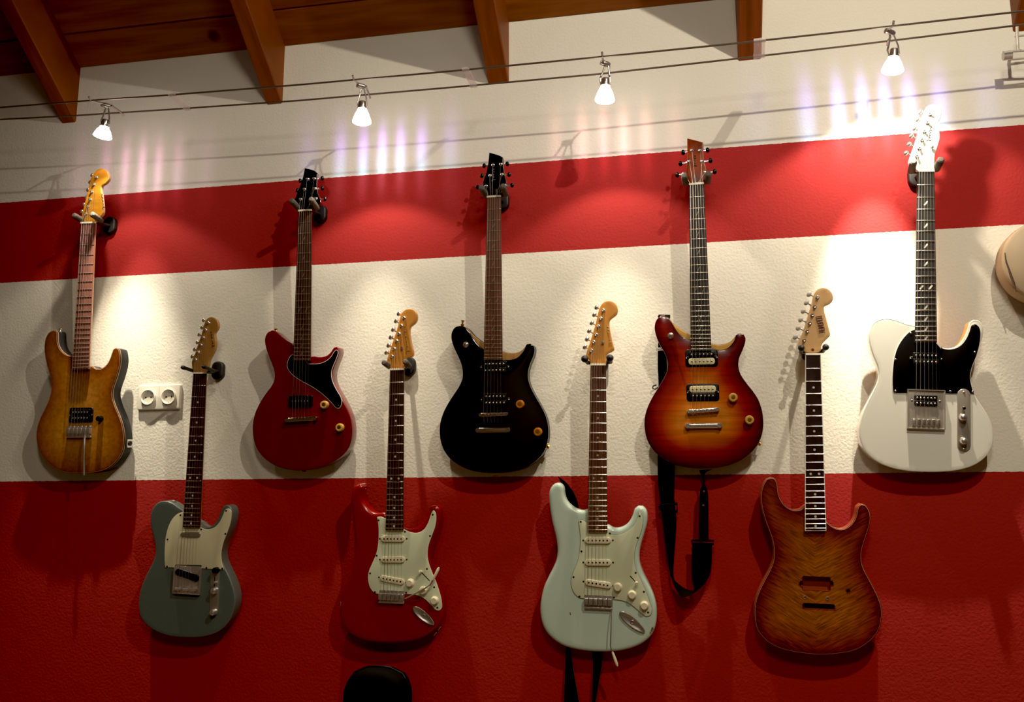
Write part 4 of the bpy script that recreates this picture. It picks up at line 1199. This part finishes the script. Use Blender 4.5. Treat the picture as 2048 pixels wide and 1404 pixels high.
r = empty('guitar_strap', (0, 0, 0), 'dark leather strap with tan edges hanging behind the mint green guitar', 'strap', 'guitar straps')
b = MB(); ribbon(b, [(cr('7b', (198, 38)), cr('7b', (204, 40)), .045), (cr('7b', (215, 72)), cr('7b', (262, 90)), .035), (cr('7b', (235, 140)), cr('7b', (308, 165)), .028), (cr('7b', (250, 230)), cr('7b', (325, 240)), .008), (cr('7b', (250, 330)), cr('7b', (325, 330)), .005)], .003)
b.build('strap_shoulder', LEA, r)
for nm, L1, R1 in (('strap_tail', [(248, 1060), (243, 1200), (237, 1404), (235, 1520)], [(268, 1060), (292, 1200), (328, 1404), (345, 1520)]), ('strap_tail', [(405, 1080), (412, 1200), (404, 1404), (400, 1520)], [(470, 1080), (463, 1200), (428, 1404), (412, 1520)])):
    b = MB(); DP = (.004, .012, .018, .018); ribbon(b, [(cr('7b', l), cr('7b', q), y) for l, q, y in zip(L1, R1, DP)], .002)
    o = b.build(nm, LEA, r)
    b = MB(); b.tube([at(*cr('7b', q), y+.0012) for q, y in zip(R1, DP)], .0011, 6); b.build('edge_piping', TAN, o)

# ------------------------------------------------------------------ gig bag standing below
BAG = mat('black nylon bag', (.0035, .0035, .004), .85, bump=.2, bscale=300, spec=.2)
c = at(757, 1336, .07)
r = empty('gig_bag', (c.x, -.07, 0), 'black padded gig bag standing against the wall, only its rounded top showing', 'bag')
b = MB(lambda p: V((p.x, -p.z*1.0, p.y)))
H = c.z
o = spline([(-.092, H-.12), (-.090, H-.055), (-.070, H-.015), (-.035, H), (.035, H), (.070, H-.015), (.090, H-.055), (.092, H-.12), (.105, H-.5), (.19, H-.75), (.20, .15), (.17, .02), (-.17, .02), (-.20, .15), (-.19, H-.75), (-.105, H-.5)], True, .02)
b.plate(o, -.055, .055, .03, .03, 4)
bag = b.build('bag_body', BAG, r)
b = MB(lambda p: V((p.x, -p.z, p.y)))
oo = inset(ccw(o), .004)
b.tube([(p[0], p[1], .0) for p in inset(ccw(o), -.001)]+[(oo[0][0], oo[0][1], 0)], .004, 6)
b.build('zipper', BLACKP, r)
b = MB(); b.tube([(-.04, -.055, H-.30), (-.045, -.085, H-.33), (-.045, -.085, H-.43), (-.04, -.055, H-.46)], .009, 8); b.build('carry_handle', BAG, r)

# ------------------------------------------------------------------ round drum at the right edge
HIDE = mat('pale drum hide', (.45, .34, .21), .6, noise=.2, nscale=9)
RIMW = mat('drum rim wood', (.40, .26, .145), .55, noise=.2, nscale=12)
c = at(2094, 522, .09)
r = empty('hand_drum', (c.x, 0, c.z), 'round pale hand drum hanging on the wall, cut off by the right edge', 'drum')
R0 = (c-at(2001, 522, .09)).length
b = MB(); b.lathe((0, 0, 0), (0, -1, 0), [(R0*.80, .0), (R0*.90, .012), (R0*.99, .04), (R0, .07), (R0*.985, .088), (R0*.93, .095)], 64); b.build('shell', RIMW, r)
b = MB(); b.lathe((0, 0, 0), (0, -1, 0), [(R0*.97, .090), (R0*.95, .097), (R0*.9, .100), (.001, .102)], 64); b.build('drum_head', HIDE, r)
b = MB()
P = [at(*q, .100) for q in ((2010, 505), (2013, 525), (2021, 548), (2028, 566), (2033, 584))]
P = [p-r.location for p in P]
for p in P: p.y = -.0985
b.tube(P, [.001, .0025, .0035, .003, .001], 8); b.build('hide_crease', mat('dark crease', (.09, .05, .03), .7), r)

# ------------------------------------------------------------------ low-voltage cables and their lamps
CAB = mat('tinned cable', (.16, .13, .10), .4, .6)
YU, YD = .276, .166


def cable(name, pts, y, label):
    b = MB()
    b.tube([at(*p, y) for p in pts], .0028, 8)
    o = b.build(name, CAB, None)
    tag(o, label, 'cable', 'lighting cables')
    return o


up_px = [(-90, 222), (0, 215), (155, 203), (340, 190), (600, 169.5), (900, 142.5), (1200, 114), (1450, 89), (1700, 62), (2048, 22), (2200, 5)]
dn_px = [(-90, 245), (0, 239), (155, 231), (340, 219), (600, 201), (900, 175), (1200, 148), (1450, 120), (1700, 91.5), (2048, 49), (2200, 29)]
cable('lighting_cable', up_px, YU, 'thin steel lighting cable, the upper of the two under the rafters')
cable('lighting_cable', dn_px, YD, 'thin steel lighting cable, the lower of the two under the rafters')


def lerp_px(pts, x):
    for a, c in zip(pts, pts[1:]):
        if a[0] <= x <= c[0]: return (x, a[1]+(c[1]-a[1])*(x-a[0])/(c[0]-a[0]))


PLX = mat('clear acrylic', (.78, .70, .66), .25, spec=.6)
PLX.node_tree.nodes['Principled BSDF'].inputs['Alpha'].default_value = .3
for xu, xd, w, lb in ((345, 374, .022, 'clear spacer bar joining the two cables between the first two lamps'), (932, 947, .02, 'clear spacer bar joining the two cables left of the middle rafter'), (1519, 1518, .03, 'clear spacer block joining the two cables at the fourth rafter')):
    a, c = at(*lerp_px(up_px, xu), YU), at(*lerp_px(dn_px, xd), YD)
    r = empty('cable_spacer', (a+c)/2, lb, 'spacer', 'cable spacers')
    b = MB(); d = (c-a); L_ = d.length; d.normalize(); x = V((1, 0, 0)); x = (x-d*x.dot(d)).normalized(); y = d.cross(x)
    b.box((0, 0, 0), (w, .006, L_+.024), (x, y, d)); b.build('bar', PLX, r)
    for q in (a, c):
        b = MB(); b.tube([q-(a+c)/2-V((w*.55, 0, 0)), q-(a+c)/2+V((w*.55, 0, 0))], .0055, 8); b.build('clip', PLX, r)

GLOW = mat('lit frosted glass', (1, .93, .86), .4)
bs = GLOW.node_tree.nodes['Principled BSDF']
bs.inputs['Emission Color'].default_value = (1, .93, .88, 1); bs.inputs['Emission Strength'].default_value = 9
LAMPS = []
lamp_spec = [((182, 197), (243, 230), (207, 264), (211, 246), 'halogen cable lamp nearest the left rafter, over the brown guitar'),
             ((708, 160), (738, 193), (724, 234), (725, 210), 'halogen cable lamp over the red stripe between the cherry red and black guitars'),
             ((1205, 112), (1218, 147), (1210, 190), (1211, 164), 'halogen cable lamp between the third and fourth rafters'),
             ((1786, 50), (1776, 82), (1786, 130), (1788, 106), 'halogen cable lamp beside the white headstock, brightest of the row')]
for ua, da, mouth, top, lb in lamp_spec:
    A, B_ = at(*lerp_px(up_px, ua[0]), YU), at(*lerp_px(dn_px, da[0]), YD)
    yl = (YU+YD)/2
    Mo = at(*mouth, yl); To = at(*top, yl)
    r = empty('cable_lamp', To, lb, 'lamp', 'halogen lamps on the cables')
    o0 = V(To)
    ctr = (A+B_)/2 + V((0, 0, .004))
    b = MB()
    b.tube([A-o0+V((0, -.012, .008)), A-o0, ctr-o0+V((-.006, -.006, .004))], .0032, 8)
    b.tube([B_-o0+V((0, .012, -.006)), B_-o0, ctr-o0+V((.010, .010, .004))], .0032, 8)
    b.lathe(ctr-o0+V((-.014, -.008, .002)), (1, .5, -.2), [(.001, 0), (.007, 0), (.008, .006), (.008, .022), (.006, .028), (.001, .028)], 12)
    b.build('cable_arm', DCHROME, r)
    b = MB()
    b.tube([ctr-o0, V((-.012, 0, .018)).lerp(ctr-o0, .3), V((-.016, 0, .010)), V((-.012, 0, -.006))], .0026, 8)
    b.tube([ctr-o0+V((.006, 0, 0)), V((.012, 0, .02)), V((.013, 0, -.004))], .0022, 8)
    b.build('stem', DCHROME, r)
    ax = (Mo-To).normalized()
    hgt = (Mo-To).length+.016
    b = MB(); b.lathe((0, 0, 0), ax, [(.001, -.010), (.011, -.010), (.013, -.004), (.013, .008), (.016, .010), (.016, .014), (.010, .016), (.001, .016)], 16); b.build('socket', CHROME, r)
    b = MB(); pr = [(.012, .012), (.015, .018), (.021, hgt*.55), (.0265, hgt*.85), (.0285, hgt), (.027, hgt+.001), (.024, hgt*.85)]
    b.lathe((0, 0, 0), ax, pr+[(.018, hgt*.7), (.001, hgt*.68)], 28); b.build('shade', GLOW, r)
    LAMPS.append((V(To), ax, hgt))

# bracket that anchors the cables at the right
r = empty('cable_bracket', at(2035, 80, .08), 'pale metal cable bracket at the top right corner', 'bracket')
o0 = r.location
BRK = mat('pale grey metal', (.60, .56, .48), .4, .3)
b = MB(); c = at(2014, 111, .08)-o0; b.tube([c-V((.010, 0, 0)), c+V((.012, 0, 0))], .013, 14); b.build('roller', BRK, r)
b = MB()
for y0_, y1_ in ((103, 100), (119, 114)): b.tube([at(2016, y0_, .08)-o0, at(2080, y1_, .08)-o0], .0035, 8)
b.tube([at(2034, 50, .08)-o0, at(2034, 72, .08)-o0, at(2036, 100, .08)-o0, at(2042, 101, .08)-o0], .0045, 8)
b.tube([at(2030, 73, .08)-o0, at(2080, 66, .08)-o0], .0035, 8)
b.build('fork', BRK, r)


# ------------------------------------------------------------------ light
def spot(name, loc, target, energy, col, size=65, blend=.6, rad=.02):
    l = bpy.data.lights.new(name, 'SPOT'); l.energy = energy; l.color = col
    l.spot_size = math.radians(size); l.spot_blend = blend; l.shadow_soft_size = rad
    o = bpy.data.objects.new(name, l); C.objects.link(o)
    o.location = loc
    o.rotation_euler = (V(target)-V(loc)).to_track_quat('-Z', 'Y').to_euler()
    return o


def facets(l, top, bottom, gain, period=16.0, phase=0.0, half=64.0):
    """coloured light that leaks back through the faceted dichroic reflector: streaks in azimuth, hue by elevation"""
    l.use_nodes = True
    T = l.node_tree; N, L = T.nodes, T.links
    em = N['Emission']
    g = N.new('ShaderNodeNewGeometry'); s = N.new('ShaderNodeSeparateXYZ'); L.new(g.outputs['Incoming'], s.inputs[0])

    def m(op, a, b=None, c=None):
        n = N.new('ShaderNodeMath'); n.operation = op
        for i, x in enumerate((a, b, c)):
            if x is None: continue
            if isinstance(x, (int, float)): n.inputs[i].default_value = x
            else: L.new(x, n.inputs[i])
        return n.outputs[0]
    SG = SIGN
    x, y, z = (m('MULTIPLY', s.outputs[k], SG) for k in 'XYZ')
    az = m('ARCTAN2', x, y)
    hyp = m('SQRT', m('ADD', m('MULTIPLY', x, x), m('MULTIPLY', y, y)))
    el = m('DIVIDE', z, m('MAXIMUM', hyp, .001))
    wave = m('COSINE', m('MULTIPLY_ADD', az, 360/period, phase))
    wave = m('POWER', m('MULTIPLY_ADD', wave, .5, .5), 2.2)
    env = m('MAXIMUM', m('SUBTRACT', 1.0, m('POWER', m('DIVIDE', m('ABSOLUTE', az), math.radians(half)), 2)), 0)
    mr = N.new('ShaderNodeMapRange'); mr.inputs['From Min'].default_value = 1.0; mr.inputs['From Max'].default_value = -.30
    L.new(el, mr.inputs['Value'])
    r = N.new('ShaderNodeValToRGB'); e = r.color_ramp.elements
    e[0].position = 0; e[0].color = (0, 0, 0, 1)
    e[1].position = 1; e[1].color = (*bottom, 1)
    k = e.new(.65); k.color = (*top, 1)
    k = e.new(.25); k.color = tuple(c*.25 for c in top)+(1,)
    L.new(mr.outputs[0], r.inputs['Fac'])
    cut = N.new('ShaderNodeMapRange'); cut.inputs['From Min'].default_value = -.75; cut.inputs['From Max'].default_value = -.4
    L.new(el, cut.inputs['Value'])
    tot = m('MULTIPLY', m('MULTIPLY', wave, env), m('MULTIPLY', cut.outputs[0], gain))
    L.new(r.outputs[0], em.inputs['Color']); L.new(tot, em.inputs['Strength'])


SIGN = 1.0
WARM = (1, .87, .68)
#        wide, core, hot, hot target px
beams = [(4.4, 54, 9, (290, 650), 0), (5.4, 28, 0, None, 0), (5.6, 29, 0, None, 0), (11, 56, 50, (1742, 545), .42)]
tint = [((.55, .20, .42), (.55, .30, .5), .7), ((.42, .22, .95), (.25, .55, .75), 1.5), ((.8, .32, .30), (.75, .30, .42), .7), ((.30, .25, 1.0), (.35, .6, 1.0), 2.4)]
for i, ((p, ax, h), (wide, core, hot, ht, tl)) in enumerate(zip(LAMPS, beams)):
    q = p+ax*(h+.012)
    L_ = -q.y
    spot('lamp_beam', q, q+V((.02, tl, -1)), wide, WARM, 109 if not tl else 122, .3, .010)
    spot('lamp_core', q, V((q.x, 0, q.z-1.5)), core, WARM, 46, 1, .010)
    if hot: spot('lamp_hot_core', q, at(*ht, 0), hot, (1, .90, .74), 34, .9, .010)
    pl = bpy.data.lights.new('lamp_spill', 'POINT'); pl.energy = .8; pl.color = (1, .76, .76); pl.shadow_soft_size = .03
    po = bpy.data.objects.new('lamp_spill', pl); C.objects.link(po); po.location = q
    fl = bpy.data.lights.new('lamp_facets', 'POINT'); fl.energy = 1.0; fl.shadow_soft_size = .010
    fo = bpy.data.objects.new('lamp_facets', fl); C.objects.link(fo); fo.location = q
    facets(fl, tint[i][0], tint[i][1], tint[i][2]*2.6, phase=i*1.3)
# lamps farther back in the room, then one added fill light
spot('ridge_and_fill_light', (.92, -2.0, 3.87), (.1, 0, 1.75), 105, (1, .89, .72), 112, .8, .016)
spot('ridge_and_fill_light', (.1, -3.4, 3.6), (0, 0, 1.8), 70, (1, .89, .72), 95, .8, .22)
spot('ridge_and_fill_light', (-.8, -3.4, 3.40), (-.8, -3.4, 0), 45, (1, .86, .68), 140, .8, .04)  # added fill, brightens the floor and back wall that the chrome reflects
w = bpy.data.worlds.new('world'); bpy.context.scene.world = w
w.use_nodes = True
w.node_tree.nodes['Background'].inputs[0].default_value = (1, .85, .7, 1)
w.node_tree.nodes['Background'].inputs[1].default_value = .03
S = bpy.context.scene
S.view_settings.view_transform = 'Standard'
S.view_settings.exposure = .5
S.cycles.max_bounces = 8
S.cycles.use_denoising = True
S.cycles.sample_clamp_indirect = 4
S.view_settings.use_curve_mapping = True
cm = S.view_settings.curve_mapping
cm.black_level = (.006, .006, .006)
cm.update()
